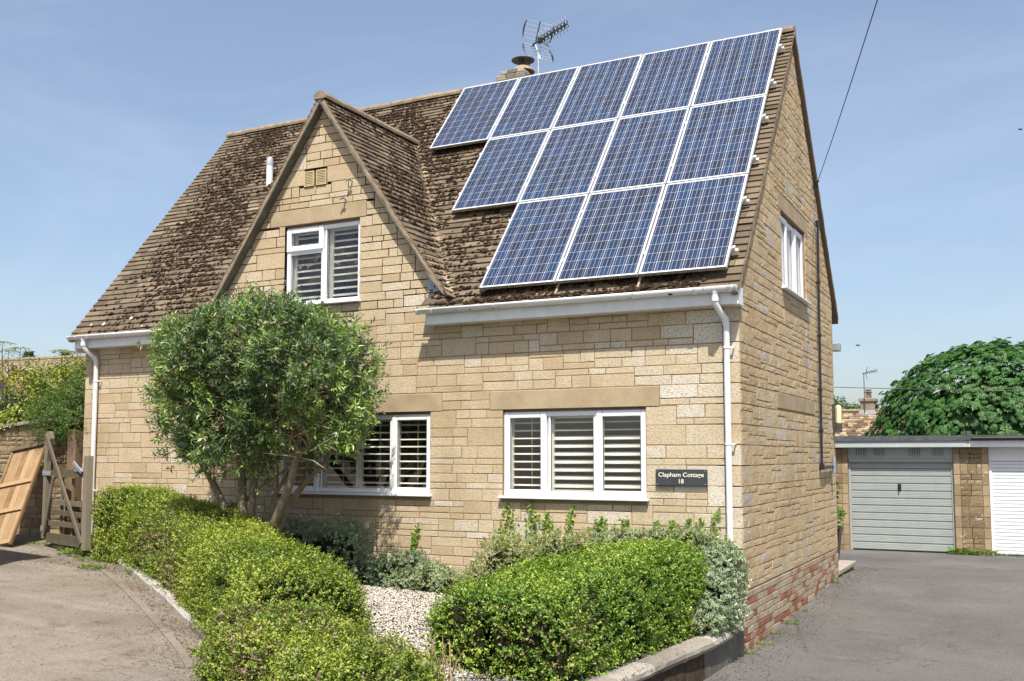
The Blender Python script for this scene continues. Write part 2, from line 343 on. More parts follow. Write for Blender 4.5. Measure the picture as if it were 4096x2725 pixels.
# ------------------------------------------------------------------ cottage : dimensions
TH = .8868; TANT = math.tan(TH); RY, RZ = 3.113, 7.44; DEP = 5.84; XL = -10.10
EAVE_Y = -.27
def roofz(y): return RZ-TANT*(RY-y)
DX, DZ = -5.60, 6.40; DS = 1.44                 # dormer ridge x, ridge height of its tiles, slope
DL, DR = -7.36, -3.86                           # dormer wall edges
BAND, ZREF = .2225, 1.428
cot = empty('cottage', (-5, 2.9, -.4), 'honey stone cottage with steep mossy tiled roof, front dormer gable and white windows', 'house')
OPEN_F = {'R': (-2.884, -1.076, 1.02, 2.085), 'L': (-6.33, -3.906, 1.02, 2.085), 'U': (-6.263, -5.018, 3.54, 4.68)}
LINT_F = {'R': (-3.06, -.91, 2.085, 2.316), 'L': (-6.5, -3.735, 2.085, 2.316), 'U': (-6.53, -4.91, 4.68, 4.90)}
OPEN_S = (2.193, 3.766, 3.66, 4.70); LINT_S = [(2.03, 4.0, 4.70, 4.92), (1.77, 4.25, 2.12, 2.325)]
mapF = lambda u, d, z: (u, d, z)               # front wall: d = depth into the house
mapS = lambda u, d, z: (-d, u, z)              # gable end on the right

def rect_minus(r, o, minw=.035):
    x0, x1, z0, z1 = r; a, b, c, d = o
    if a >= x1-1e-6 or b <= x0+1e-6 or c >= z1-1e-6 or d <= z0+1e-6: return [r]
    outl = []
    if c > z0: outl.append((x0, x1, z0, c))
    if d < z1: outl.append((x0, x1, d, z1))
    zz0, zz1 = max(z0, c), min(z1, d)
    if a > x0: outl.append((x0, a, zz0, zz1))
    if b < x1: outl.append((b, x1, zz0, zz1))
    return [q for q in outl if q[1]-q[0] > minw and q[3]-q[2] > minw]
def ashlar(u0, u1, z0, z1, holes, R, quoin_right=None, quoin_left=None, single=.26, big=1.0):
    rects = []; k0 = math.floor((z0-ZREF)/BAND); k1 = math.ceil((z1-ZREF)/BAND)
    for k in range(k0, k1):
        zb = ZREF+BAND*k; zt = zb+BAND; zm = (zb+zt)/2
        iv = [(u0, u1)]
        for h in holes:
            ov = min(h[3], zt)-max(h[2], zb)
            if ov > .17:
                nv = []
                for a, b in iv:
                    if h[0] > a: nv.append((a, min(b, h[0])))
                    if h[1] < b: nv.append((max(a, h[1]), b))
                iv = [(a, b) for a, b in nv if b-a > .02]
        for a, b in iv:
            if quoin_right is not None and abs(b-u1) < 1e-6:
                q = quoin_right+R.uniform(-.004, .004); rects.append((b-q, b, zb, zt)); b -= q
            if quoin_left is not None and abs(a-u0) < 1e-6:
                q = quoin_left*(1.5 if k % 2 else .75); rects.append((a, a+q, zb, zt)); a += q
            u = a
            while u < b-1e-6:
                if R.random() < single: wv = R.uniform(.2, .46)*big
                else: wv = R.uniform(.45, 1.0)*big
                if b-(u+wv) < .2: wv = b-u
                if wv < .5 and R.random() < .75: rects.append((u, u+wv, zb, zt))
                else:
                    p = R.random(); d = zt-zb
                    cuts = [zb, zb+d/3, zt] if p < .27 else [zb, zb+2*d/3, zt] if p < .54 else [zb, zb+d/2, zt] if p < .93 else [zb, zb+d/3, zb+2*d/3, zt]
                    for c0, c1 in zip(cuts[:-1], cuts[1:]):
                        x = u
                        while x < u+wv-1e-6:
                            sw = R.uniform(.17, .48)*big
                            if u+wv-(x+sw) < .13: sw = u+wv-x
                            rects.append((x, x+sw, c0, c1)); x += sw
                u += wv
    for h in holes: rects = [q for r in rects for q in rect_minus(r, h)]
    return rects
def clip_poly(poly, outline):
    """Sutherland-Hodgman, outline convex and counter-clockwise"""
    for i in range(len(outline)):
        ax, ay = outline[i]; bx, by = outline[(i+1) % len(outline)]
        side = lambda p: (bx-ax)*(p[1]-ay)-(by-ay)*(p[0]-ax)
        res = []
        for j in range(len(poly)):
            p, q = poly[j], poly[(j+1) % len(poly)]; sp, sq = side(p), side(q)
            if sp >= 0: res.append(p)
            if (sp >= 0) != (sq >= 0):
                t_ = sp/(sp-sq); res.append((p[0]+(q[0]-p[0])*t_, p[1]+(q[1]-p[1])*t_))
        poly = res
        if len(poly) < 3: return []
    return poly
def poly_area(p): return abs(sum(p[i][0]*p[(i+1) % len(p)][1]-p[(i+1) % len(p)][0]*p[i][1] for i in range(len(p))))/2
def stone_geo(poly, fmap, R, gap=.0052, recess=.003, proud=.0022, cham=.003, rock=0., gx=None):
    """one stone: sides run back to the mortar bed, chamfered rim, face"""
    cx = sum(p[0] for p in poly)/len(poly); cz = sum(p[1] for p in poly)/len(poly)
    def inset(p, g):
        ux, uz = p[0]-cx, p[1]-cz
        return (p[0]-math.copysign(min(g if gx is None else g-gap+gx, abs(ux)*.6), ux), p[1]-math.copysign(min(g, abs(uz)*.6), uz))
    jit = [(R.uniform(-.0028, .0028), R.uniform(-.0028, .0028)) for _ in poly]
    a = [inset(p, gap) for p in poly]; a = [(p[0]+j[0], p[1]+j[1]) for p, j in zip(a, jit)]
    b = [inset(p, gap+cham) for p in poly]; b = [(p[0]+j[0]+R.uniform(-.002, .002), p[1]+j[1]) for p, j in zip(b, jit)]
    pr = proud+R.uniform(-.0018, .003); n = len(poly)
    vs = [fmap(p[0], recess, p[1]) for p in a]+[fmap(p[0], -pr+cham*.8, p[1]) for p in a]
    fs = [(i, (i+1) % n, n+(i+1) % n, n+i) for i in range(n)]
    if rock and n == 4:
        wv = b[1][0]-b[0][0]; hv = b[2][1]-b[1][1]
        nx = max(2, min(6, int(wv/.07))); nzv = max(2, min(3, int(hv/.06))); base = len(vs)
        for jz in range(nzv+1):
            for ix in range(nx+1):
                s_, t_ = ix/nx, jz/nzv
                p = [(1-t_)*((1-s_)*b[0][k]+s_*b[1][k])+t_*((1-s_)*b[3][k]+s_*b[2][k]) for k in (0, 1)]
                edge = ix in (0, nx) or jz in (0, nzv)
                vs.append(fmap(p[0], -pr-(R.uniform(-.002, .004) if edge else R.uniform(.2, 1)*rock), p[1]))
        G = lambda ix, jz: base+jz*(nx+1)+ix
        fs += [(G(i, j), G(i+1, j), G(i+1, j+1), G(i, j+1)) for i in range(nx) for j in range(nzv)]
        rim = [G(i, 0) for i in range(nx)]+[G(nx, j) for j in range(nzv)]+[G(i, nzv) for i in range(nx, 0, -1)]+[G(0, j) for j in range(nzv, 0, -1)]
        # rim to outer ring
        for e, (i0, cnt) in enumerate(((0, nx), (nx, nzv), (nx+nzv, nx), (2*nx+nzv, nzv))):
            seg = [rim[(i0+q) % len(rim)] for q in range(cnt+1)]
            fs.append((n+e, n+(e+1) % 4, *reversed(seg)))
    else:
        base = len(vs); vs += [fmap(p[0], -pr, p[1]) for p in b]
        fs += [(n+i, n+(i+1) % n, base+(i+1) % n, base+i) for i in range(n)]+[tuple(range(base, base+n))]
    return vs, fs
stones = []      # (visible size, verts, faces, tint, material index)
def lay(rects, outline, fmap, R, mi, tintf, **kw):
    for r in rects:
        p = [(r[0], r[2]), (r[1], r[2]), (r[1], r[3]), (r[0], r[3])]
        if outline: p = clip_poly(p, outline)
        if len(p) < 3 or poly_area(p) < .0015: continue
        vs_, fs_ = stone_geo(p, fmap, R, **kw)
        cx = sum(q[0] for q in p)/len(p); cz = sum(q[1] for q in p)/len(p)
        uv = proj([fmap(q[0], 0, q[1]) for q in p]); ar = poly_area([tuple(q) for q in uv])
        stones.append((ar, vs_, fs_, tintf(cx, cz, R), mi))
R1 = random.Random(21)
def tintF(x, z, R):
    # greyer, paler stones to the lower right; warm buff ones higher up and to the left
    base = .36+.30*min(1, max(0, (x+3.6)/3.2))-.06*max(0, z-3)+.1*math.sin(x*1.9+z*2.3)
    return base+R.gauss(0, .19)
holesF = list(OPEN_F.values())+list(LINT_F.values())
rF = ashlar(XL, 0, .0925-3*BAND, 3.2079, holesF, R1, quoin_right=.175, quoin_left=.19)
lay(rF, [(XL, -.45), (0, -.45), (0, 3.208), (XL, 3.208)], mapF, R1, 0, tintF)
gab = [(DL, 3.335), (DR, 3.335), (DR, 3.86), (DX, 3.86+(DX-DL)*DS-.06), (DL, 3.86)]
gab = [(DL, 3.208), (DR, 3.208), (DR, DZ-.12-DS*(DR-DX)), (DX, DZ-.12), (DL, DZ-.12-DS*(DX-DL))]
rG = ashlar(DL, DR, 3.2081, 6.6, [OPEN_F['U'], LINT_F['U'], (-5.945, -5.565, 5.185, 5.405)], R1, single=.34)
lay(rG, gab, mapF, R1, 0, tintF)
R2 = random.Random(5)
sideout = [(0, .10), (DEP, .10), (DEP, roofz(0)-.07), (RY, RZ-.10), (0, roofz(0)-.07)]
sideout[2] = (DEP, RZ-.1-TANT*(DEP-RY))
rS = ashlar(0, DEP, .0925, 7.6, [OPEN_S]+LINT_S, R2, single=.2)
lay(rS, sideout, mapS, R2, 1, lambda x, z, R: .42+R.gauss(0, .13)+(.38 if R.random() < .10 else 0), gap=.0055, gx=.0018, recess=.003, proud=.004, cham=.002, rock=.005)

# mortar cores of the walls
sh = .03
FOUT = [(-20, -30), (20, -30), (DX+30, gab[3][1]-sh-DS*30), (DX, gab[3][1]-sh), (DX-30, gab[3][1]-sh-DS*30)]
def wall_core(name, rects, outline, fmap, mat):
    mb = MB(); polys = []
    for a, b, c, d in rects:
        p = clip_poly([(a, c), (b, c), (b, d), (a, d)], outline) if d > 3.31 or outline is not FOUT else [(a, c), (b, c), (b, d), (a, d)]
        if len(p) > 2: polys.append(p)
    for p in polys:
        v0 = [fmap(q[0], .0012, q[1]) for q in p]; v1 = [fmap(q[0], .27, q[1]) for q in p]
        mb.prism(v0, tuple(np.array(v1[0])-np.array(v0[0])))
    return mb.build(name, mat, cot)
def slabs(u0, u1, z0, z1, holes):
    rs = [(u0, u1, z0, z1)]
    for h in holes: rs = [q for r in rs for q in rect_minus(r, h, 1e-4)]
    return rs
sh = .03
front = wall_core('front_wall', slabs(XL+.002, -.27, -.6, 3.3, [OPEN_F['R'], OPEN_F['L']])+slabs(DL, DR, 3.3, 6.6, [OPEN_F['U']]),
                  FOUT, mapF, M_MORTAR)
gd = wall_core('gable_wall', slabs(.012, DEP, -.6, 7.6, [OPEN_S]), [(0, -.6), (DEP, -.6), (DEP, sideout[2][1]-sh), (RY, RZ-.1-sh), (0, sideout[4][1]-sh)], mapS, M_MORTAR)
mb = MB(); mb.prism([(XL, .012, -.6), (XL, DEP, -.6), (XL, DEP, 3.5), (XL, RY, RZ-.12), (XL, .012, 3.5)], (.25, 0, 0)); mb.build('gable_wall', M_STONE, cot)
mb = MB(); mb.box(XL, 0, DEP-.25, DEP-.002, -.6, 3.5); mb.build('rear_wall', M_STONE, cot)
for s_ in ('lay',):
    # dormer cheeks (run back under the roof) and lintels
    for q in ((DL+.002, DL+.15), (DR-.15, DR-.002)): mb = MB(); mb.box(q[0], q[1], .27, 1.2, 3.2, 3.95); mb.build('dormer_cheek', M_STONE, cot)
for key, (a, b, c, d) in LINT_F.items():
    mb = MB(); mb.bbox(a+.005, b-.005, -.008, .10, c, d-.005, .006); mb.build('lintel', M_LINTEL, cot)
for a, b, c, d in LINT_S:
    mb = MB(); mb.bbox(a+.005, b-.005, -.006, .10, c+.003, d-.005, .006, mapS); mb.build('lintel', M_LINTEL, cot)

# stones: the 300 that show largest are objects, the rest one part
stones.sort(key=lambda s: -s[0])
for ar, vs_, fs_, tn, mi in stones[:300]:
    mb = MB(); mb.curt = tn; mb.add(vs_, fs_); mb.build('stone', [M_STONE, M_SIDE][mi], front if mi == 0 else gd)
mb = MB()
for ar, vs_, fs_, tn, mi in stones[300:]:
    mb.curt = tn; mb.curm = mi; mb.add(vs_, fs_)
mb.build('stonework', [M_STONE, M_SIDE], cot, kind='stuff')
print('stones', len(stones))

# brick plinth under the gable
mb = MB(); mb.box(-.26, -.006, .0, DEP-.002, -.75, .088); pl = mb.build('brick_plinth', M_MORTAR, cot)
R3 = random.Random(9)
nb = 0
for j in range(10):
    zt = .088-j*.0752; zb = zt-.0752
    y = 0 if j % 2 == 0 else -.1125
    while y < DEP:
        y0, y1 = max(0, y), min(DEP, y+.225); y += .225
        ym = (y0+y1)/2
        if y1-y0 < .04 or zt < gz(0.1, ym)-.01: continue
        mb = MB(); s_ = R3.random(); mb.curt = s_*s_*.45 if R3.random() < (.18+.045*j) else R3.uniform(.42, 1)
        o_ = R3.uniform(-.003, .004)
        mb.bbox(-.05, .008+o_, y0+.005, y1-.005, zb+.005, zt-.004+R3.uniform(-.001, .001), .004); mb.build('brick', M_BRICK, pl); nb += 1
print('bricks', nb)

# interior that the windows look into
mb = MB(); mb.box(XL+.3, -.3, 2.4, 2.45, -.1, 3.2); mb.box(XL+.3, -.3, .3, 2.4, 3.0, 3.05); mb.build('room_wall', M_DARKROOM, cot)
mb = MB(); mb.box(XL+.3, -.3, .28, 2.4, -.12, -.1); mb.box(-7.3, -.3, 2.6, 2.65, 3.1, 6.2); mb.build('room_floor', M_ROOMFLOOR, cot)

# ------------------------------------------------------------------ windows
def frame_ring(mb, fm, a, b, c, d, w_, d0, d1, ch=.006):
    mb.bbox(a, a+w_, d0, d1, c, d, ch, fm); mb.bbox(b-w_, b, d0, d1, c, d, ch, fm)
    mb.bbox(a+w_, b-w_, d0+.0015, d1, c, c+w_, ch, fm); mb.bbox(a+w_, b-w_, d0+.0015, d1, d-w_, d, ch, fm)
def make_window(fm, outer, lights, label, sill=True, glass=M_GLASS):
    a, b, c, d = outer; mb = MB()
    frame_ring(mb, fm, a, b, c, d, .055, .045, .115)
    panes = []
    for (u0, u1, v0, v1, sash) in lights:
        if sash:
            frame_ring(mb, fm, u0, u1, v0, v1, .075, .028, .10, .009); panes.append((u0+.075, u1-.075, v0+.075, v1-.075, .058))
        else:
            frame_ring(mb, fm, u0+.018, u1-.018, v0+.02, v1-.02, .026, .055, .11, .005); panes.append((u0+.044, u1-.044, v0+.046, v1-.046, .075))
            if u1 < b-.02: mb.bbox(u1-.02, u1+.02, .047, .112, v0, v1, .004, fm)
            if v1 < d-.02: mb.bbox(u0, u1, .048, .111, v1-.02, v1+.02, .004, fm)
    wo = mb.build('window', M_WHITE, cot, label=label)
    for (u0, u1, v0, v1, dp) in panes:
        mb = MB(); mb.box(u0-.004, u1+.004, dp, dp+.006, v0-.004, v1+.004, fm); mb.build('pane', glass, wo)
        # dark rubber gasket round the glass
        mb = MB()
        for q in ((u0, u0+.007, v0, v1), (u1-.007, u1, v0, v1), (u0+.007, u1-.007, v0, v0+.007), (u0+.007, u1-.007, v1-.007, v1)): mb.box(q[0], q[1], dp-.003, dp-.0005, q[2], q[3], fm)
        mb.build('gasket', M_BLACK, wo)
    if sill:
        mb = MB(); mb.bbox(a-.035, b+.035, -.075, .05, c-.032, c-.002, .008, fm); mb.build('sill', M_WHITE, wo)
    mb = MB(); mb.box(a, b, .06, .10, d, d+.03, fm); mb.build('head_seal', M_VERGE, wo)
    return wo, panes
slat_cache = {}
def slat_mesh(wd):
    k = round(wd, 3)
    if k not in slat_cache:
        mb = MB(); prof = [(math.cos(t_)*.038, math.sin(t_)*.006) for t_ in [i*math.pi/4 for i in range(8)]]
        vs_ = [(x, p[0], p[1]) for x in (-wd/2, wd/2) for p in prof]
        mb.add(vs_, [(i, (i+1) % 8, 8+(i+1) % 8, 8+i) for i in range(8)]+[tuple(range(8)), tuple(range(15, 7, -1))])
        slat_cache[k] = mb.mesh('slat', M_CREAM, True)
    return slat_cache[k]
def shutter(wo, u0, u1, v0, v1, dep, sp, tiltf, stile=.045, rod=True):
    mb = MB()
    mb.box(u0, u0+stile, dep-.014, dep+.014, v0, v1); mb.box(u1-stile, u1, dep-.014, dep+.014, v0, v1)
    mb.box(u0+stile, u1-stile, dep-.0135, dep+.0135, v0, v0+.05); mb.box(u0+stile, u1-stile, dep-.0135, dep+.0135, v1-.05, v1)
    mb.build('shutter_frame', M_CREAM, wo)
    n = int((v1-v0-.1)/sp); me = slat_mesh(u1-u0-2*stile-.004)
    for i in range(n):
        z = v0+.05+(v1-v0-.1)*(i+.5)/n; o = bpy.data.objects.new('slat', me)
        o.location = ((u0+u1)/2, dep, z); o.rotation_euler = (tiltf(z)+rnd.uniform(-.03, .03), 0, 0); link(o, wo)
    if rod:
        mb = MB(); mb.box((u0+u1)/2-.005, (u0+u1)/2+.005, dep+.040, dep+.048, v0+.06, v1-.06); mb.build('tilt_rod', M_CREAM, wo)
zb, zt = 1.059, 2.056
a, b = -2.884, -1.076
wR, _ = make_window(mapF, (a, b, zb, zt), [(a, -2.325, zb, zt, 1), (-2.325, -1.69, zb, zt, 0), (-1.69, b, zb, zt, 1)], 'three-light white window beside the name plate, its middle and right shutters half closed')
shutter(wR, -2.86, -2.33, zb+.03, zt-.03, .165, .086, lambda z: .30)
shutter(wR, -2.32, -1.70, zb+.03, zt-.03, .165, .086, lambda z: .26 if z > 1.78 else .78, rod=False)
shutter(wR, -1.69, -1.10, zb+.03, zt-.03, .165, .086, lambda z: .26 if z > 1.78 else .78, rod=False)
a, b = -6.33, -3.906
wL, _ = make_window(mapF, (a, b, zb, zt), [(a, -5.66, zb, zt, 1), (-5.66, -4.50, zb, zt, 0), (-4.50, b, zb, zt, 1)], 'wide white ground floor window partly hidden by the clipped tree')
shutter(wL, -6.30, -5.68, zb+.03, zt-.03, .165, .086, lambda z: .28)
shutter(wL, -5.67, -5.09, zb+.03, zt-.03, .165, .086, lambda z: .28)
shutter(wL, -5.08, -4.51, zb+.03, zt-.03, .165, .086, lambda z: .28)
shutter(wL, -4.50, -3.93, zb+.03, zt-.03, .165, .086, lambda z: .28)
a, b = -6.263, -5.018
wU, _ = make_window(mapF, (a, b, 3.575, 4.645), [(a, -5.64, 4.32, 4.645, 1), (a, -5.64, 3.575, 4.32, 0), (-5.64, b, 3.575, 4.645, 0)], 'white dormer window with patterned glass and a small top opening light', glass=M_REED)
shutter(wU, -6.24, -5.66, 3.60, 4.62, .165, .086, lambda z: .62, stile=.07, rod=False)
shutter(wU, -5.62, -5.04, 3.60, 4.62, .165, .086, lambda z: .62, stile=.07, rod=False)
a, b = 2.193, 3.766
wS, _ = make_window(mapS, (a, b, 3.696, 4.669), [(a, 2.72, 3.696, 4.669, 1), (2.72, 3.24, 3.696, 4.669, 0), (3.24, b, 3.696, 4.669, 1)], 'white three-light window high in the gable end with pale curtains')
ys = np.linspace(a+.03, b-.03, 90); mb = MB()
vs_ = [(-.20-.022*math.sin(y*34+1.3*math.sin(y*5)), y, z) for z in (3.66, 4.68) for y in ys]
mb.add(vs_, [(i, i+1, 91+i, 90+i) for i in range(89)]); mb.build('curtain', M_CURTAIN, wS, True)

# ------------------------------------------------------------------ roof
nF = np.array([0, -math.sin(TH), math.cos(TH)])                  # front slope normal
def rp(x, s, h=0):                                              # point on the front slope, s up from the eave edge
    return (x, EAVE_Y+s*math.cos(TH)+nF[1]*h, roofz(EAVE_Y)+s*math.sin(TH)+nF[2]*h)
SLEN = (RY-EAVE_Y)/math.cos(TH)
# panels: rows of 3 (bottom), 4, 5 counted from the verge
PW, PH = 1.012, 1.665; PX0 = -.060
PN = .135
ps0 = ((-.237-nF[1]*PN)-EAVE_Y)/math.cos(TH)                    # slope position of the lowest panel edge
panels = [(c, r) for r, n in ((0, 3), (1, 4), (2, 5)) for c in range(n)]
def under_panel(x, s):
    for c, r in panels:
        if PX0-(c+1)*PW+.12 < x < PX0-c*PW-.1 and ps0+r*PH+.25 < s < ps0+(r+1)*PH-.1: return True
    return False
mb = MB()
for xa, xb, ya in ((.03, DR+.02, -.20), (DR+.019, DL-.019, .35), (DL-.02, XL-.06, -.20)):
    mb.prism([(xa, ya, roofz(ya)-.05), (xa, RY, RZ-.05), (xa, RY, RZ-.12), (xa, ya, roofz(ya)-.12)], (xb-xa, 0, 0))
main_roof = mb.build('main_roof', M_VERGE, cot)
mb = MB(); mb.prism([(.06, RY+.001, RZ-.03), (.06, DEP+.27, RZ-.03-TANT*(DEP+.27-RY)), (.06, DEP+.27, RZ-.10-TANT*(DEP+.27-RY)), (.06, RY+.001, RZ-.10)], (XL-.12, 0, 0))
mb.build('rear_roof', M_TILE, cot)
tiles = []     # (visible size, verts, faces, tint, parent)
TB = [(0, 4, 5, 1), (0, 2, 6, 4), (4, 6, 7, 5), (1, 5, 7, 3), (0, 1, 3, 2)]
def tile_box(fn, u0, u1, s0, s1, R, th=.017):
    """a slab lying on fn(u,s,h): its lower edge is raised on the course below"""
    h0 = .020+R.uniform(-.003, .006); h1 = -.004; e = R.uniform(-.008, .008)
    P = [fn(u0, s0+e+R.uniform(-.004, .004), h0-th), fn(u0, s0+e, h0), fn(u1, s0+e+R.uniform(-.005, .005), h0-th), fn(u1, s0+e+R.uniform(-.005, .005), h0),
         fn(u0, s1, h1-.012), fn(u0, s1, h1), fn(u1, s1, h1-.012), fn(u1, s1, h1)]
    return P, [(0, 2, 3, 1), (1, 3, 7, 5), (0, 1, 5, 4), (2, 6, 7, 3)]
def courses(total, g0=.124, g1=.088):
    out_, s = [], 0
    while s < total-.03:
        g = g0+(g1-g0)*s/total; out_.append((s, g)); s += g
    return out_
R4 = random.Random(31)
def dormer_half(z): return max(0, (DZ-z)/DS)
def in_dormer(x, y):
    z = roofz(y)
    if y < .17: return DL-.06 < x < DR+.03
    return z < DZ and abs(x-DX) < dormer_half(z)-.03
def tint_t(R, x, s): return min(1, max(0, .42+R.gauss(0, .17)+(.2 if R.random() < .1 else 0)))
cs = courses(SLEN)
for j, (s, g) in enumerate(cs):
    x = XL-.10
    off = R4.uniform(0, .2)
    first = True
    while x < .07:
        wv = R4.uniform(.19, .40)
        if first: wv = .12+off; first = False
        x1 = min(x+wv, .07)
        if .07-x1 < .09: x1 = .07
        xm = (x+x1)/2; y = EAVE_Y+(s+g/2)*math.cos(TH)
        if not in_dormer(xm, y):
            P, Fc = tile_box(rp, x+.0025, x1-.0025, s, s+g+.035, R4)
            hid = under_panel(xm, s+g/2)
            uv = proj(P[1::2])
            tiles.append((0 if hid else poly_area([tuple(uv[0]), tuple(uv[1]), tuple(uv[3]), tuple(uv[2])]), P, Fc, tint_t(R4, xm, s), 'm'))
        x = x1
# dormer slopes
dth = math.atan(DS); DLEN = 2.07/math.cos(dth)
def dfun(sgn):
    def f(y, s, h=0):   # s runs up from the foot; slight kick at the foot
        t_ = DLEN-s; x = t_*math.cos(dth); k = .05*max(0, 1-s/.5)**2
        return (DX+sgn*(x+math.sin(dth)*(h+k)), y, DZ-t_*math.sin(dth)+math.cos(dth)*(h+k))
    return f
VY0 = -.13
mb = MB()
for sgn in (1, -1):
    f = dfun(sgn); mb.prism([f(VY0+.05, .25, -.02), f(RY-.85, DLEN, -.02), f(VY0+.05, DLEN, -.02)], tuple(np.array(f(0, 0, -.05))-np.array(f(0, 0, 0))))
    mb.prism([f(VY0+.05, .10, -.02), f(.3, .10, -.02), f(RY-.85, DLEN-.05, -.02), f(VY0+.05, DLEN-.05, -.02)], tuple(np.array(f(0, 0, -.045))-np.array(f(0, 0, 0))))
dormer = mb.build('dormer_roof', M_VERGE, cot)
for sgn in (1, -1):
    f = dfun(sgn)
    for s, g in courses(DLEN, .118, .090):
        z = f(0, s)[2]; ymax = RY-(RZ-z)/TANT+.03
        y = VY0; first = True
        while y < ymax:
            wv = R4.uniform(.16, .36)*(.5 if first else 1); first = False; y1 = min(y+wv, ymax)
            if ymax-y1 < .08: y1 = ymax
            P, Fc = tile_box(f, y+.0025, y1-.0025, s, s+g+.035, R4)
            uv = proj(P[1::2]); vis = 1 if sgn == 1 else .2
            tiles.append((vis*poly_area([tuple(uv[0]), tuple(uv[1]), tuple(uv[3]), tuple(uv[2])]), P, Fc, tint_t(R4, y, s)-.04, 'd'))
            y = y1
# swept valley tiles
for sgn in (1, -1):
    f = dfun(sgn)
    for s, g in courses(DLEN-.05, .118, .095):
        c0 = np.array(f(0, s)); c0[1] = RY-(RZ-c0[2])/TANT; s2 = s+g+.06
        c1 = np.array(f(0, s2)); c1[1] = RY-(RZ-c1[2])/TANT
        up = c1-c0; nd = np.array([sgn*math.sin(dth), 0, math.cos(dth)]); nm = nd+nF; nm /= np.linalg.norm(nm)
        ac = np.cross(nm, up); ac /= np.linalg.norm(ac); hw = R4.uniform(.085, .11)
        wing = lambda p, q, h: tuple(p+ac*q*hw+nm*(h+.045*abs(q)))
        P = [wing(c0, -1, .012), wing(c0, -1, .03), wing(c0, 0, .018), wing(c0, 0, .036), wing(c0, 1, .012), wing(c0, 1, .03), wing(c1, -1, .004), wing(c1, 0, .010), wing(c1, 1, .004)]
        Fc = [(0, 2, 3, 1), (2, 4, 5, 3), (1, 3, 7, 6), (3, 5, 8, 7)]
        uv = proj([P[1], P[5], P[8], P[6]])
        tiles.append((poly_area([tuple(q) for q in uv])*(1 if sgn == 1 else .1), P, Fc, R4.uniform(.55, 1.), 'd'))
tiles.sort(key=lambda s: -s[0])
for ar, P, Fc, tn, who in tiles[:300]:
    mb = MB(); mb.curt = tn; mb.add(P, Fc); mb.build('roof_tile', M_TILE, main_roof if who == 'm' else dormer)
mb = MB()
for ar, P, Fc, tn, who in tiles[300:]: mb.curt = tn; mb.add(P, Fc)
mb.build('tiling', M_TILE, cot, kind='stuff'); print('tiles', len(tiles))
# ridges: half-round tiles
def halfround(mb, p0, p1, r, up=(0, 0, 1), n=9, drop=.05):
    p0 = np.array(p0, float); p1 = np.array(p1, float); ax = (p1-p0)/np.linalg.norm(p1-p0); up = np.array(up, float); sd = np.cross(ax, up); sd /= np.linalg.norm(sd)
    vs_ = []
    for p in (p0, p1):
        ring = [p+sd*r*math.cos(t_)+up*r*.8*math.sin(t_) for t_ in np.linspace(-.3, math.pi+.3, n)]
        vs_ += ring
    mb.add(vs_, [(i, i+1, n+i+1, n+i) for i in range(n-1)]+[tuple(range(n-1, -1, -1)), tuple(range(n, 2*n))])
x = XL-.12; 
while x < .05:
    x1 = min(x+.45+rnd.uniform(-.02, .02), .065); dz = rnd.uniform(-.006, .006); mb = MB(); halfround(mb, (x+.004, RY, RZ-.03+dz), (x1-.004, RY, RZ-.03+dz+rnd.uniform(-.006, .006)), .10); mb.build('ridge_tile', M_RIDGE, main_roof); x = x1
y = VY0-.02
while y < RY-.75:
    y1 = min(y+.44, RY-.72); mb = MB(); halfround(mb, (DX, y+.004, DZ-.04), (DX, y1-.004, DZ-.04+rnd.uniform(-.006, .006)), .105); mb.build('ridge_tile', M_RIDGE, dormer); y = y1
# verges: bedded mortar strip and undercloak
def verge_strip(pts, th, wd, vec):
    mb = MB(); R = random.Random(3)
    fine = []
    for p, q in zip(pts[:-1], pts[1:]):
        for i in range(24): fine.append(tuple(np.array(p)*(1-i/24)+np.array(q)*i/24))
    fine.append(pts[-1])
    return fine
def strip(mb, pts, offs):
    """sweep a 4-sided section (offsets) along points"""
    n = len(offs); vs_ = [tuple(np.array(p)+np.array(o)+np.array([rnd.uniform(-.004, .004) for _ in range(3)])) for p in pts for o in offs]
    fs_ = [(i*n+j, i*n+(j+1) % n, (i+1)*n+(j+1) % n, (i+1)*n+j) for i in range(len(pts)-1) for j in range(n)]
    fs_ += [tuple(range(n-1, -1, -1)), tuple((len(pts)-1)*n+j for j in range(n))]
    mb.add(vs_, fs_)
def lerp(p, q, n): return [tuple(np.array(p)*(1-i/n)+np.array(q)*i/n) for i in range(n+1)]
mb = MB()
for sg, y_e in ((-1, EAVE_Y+.02), (1, DEP+.26)):
    ze = RZ-TANT*abs(RY-y_e)
    strip(mb, lerp((.0, y_e, ze), (.0, RY, RZ), 36), [(.068, 0, -.012), (.068, 0, -.055), (-.02, 0, -.075), (-.02, 0, -.02)])
mb.build('verge_mortar', M_VERGE, main_roof)
mb = MB()
for sg, y_e in ((-1, EAVE_Y+.03), (1, DEP+.26)):
    ze = RZ-TANT*abs(RY-y_e)
    strip(mb, lerp((.0, y_e, ze), (.0, RY, RZ), 30), [(.055, 0, -.056), (.055, 0, -.085), (-.0, 0, -.09), (-.0, 0, -.062)])
mb.build('undercloak', M_CONC, main_roof)
mb = MB()
ze = RZ-TANT*abs(RY-EAVE_Y-.02); strip(mb, lerp((XL, EAVE_Y+.02, ze), (XL, RY, RZ), 30), [(-.098, 0, -.012), (-.098, 0, -.055), (.0, 0, -.075), (.0, 0, -.02)]); mb.build('verge_mortar', M_VERGE, main_roof)
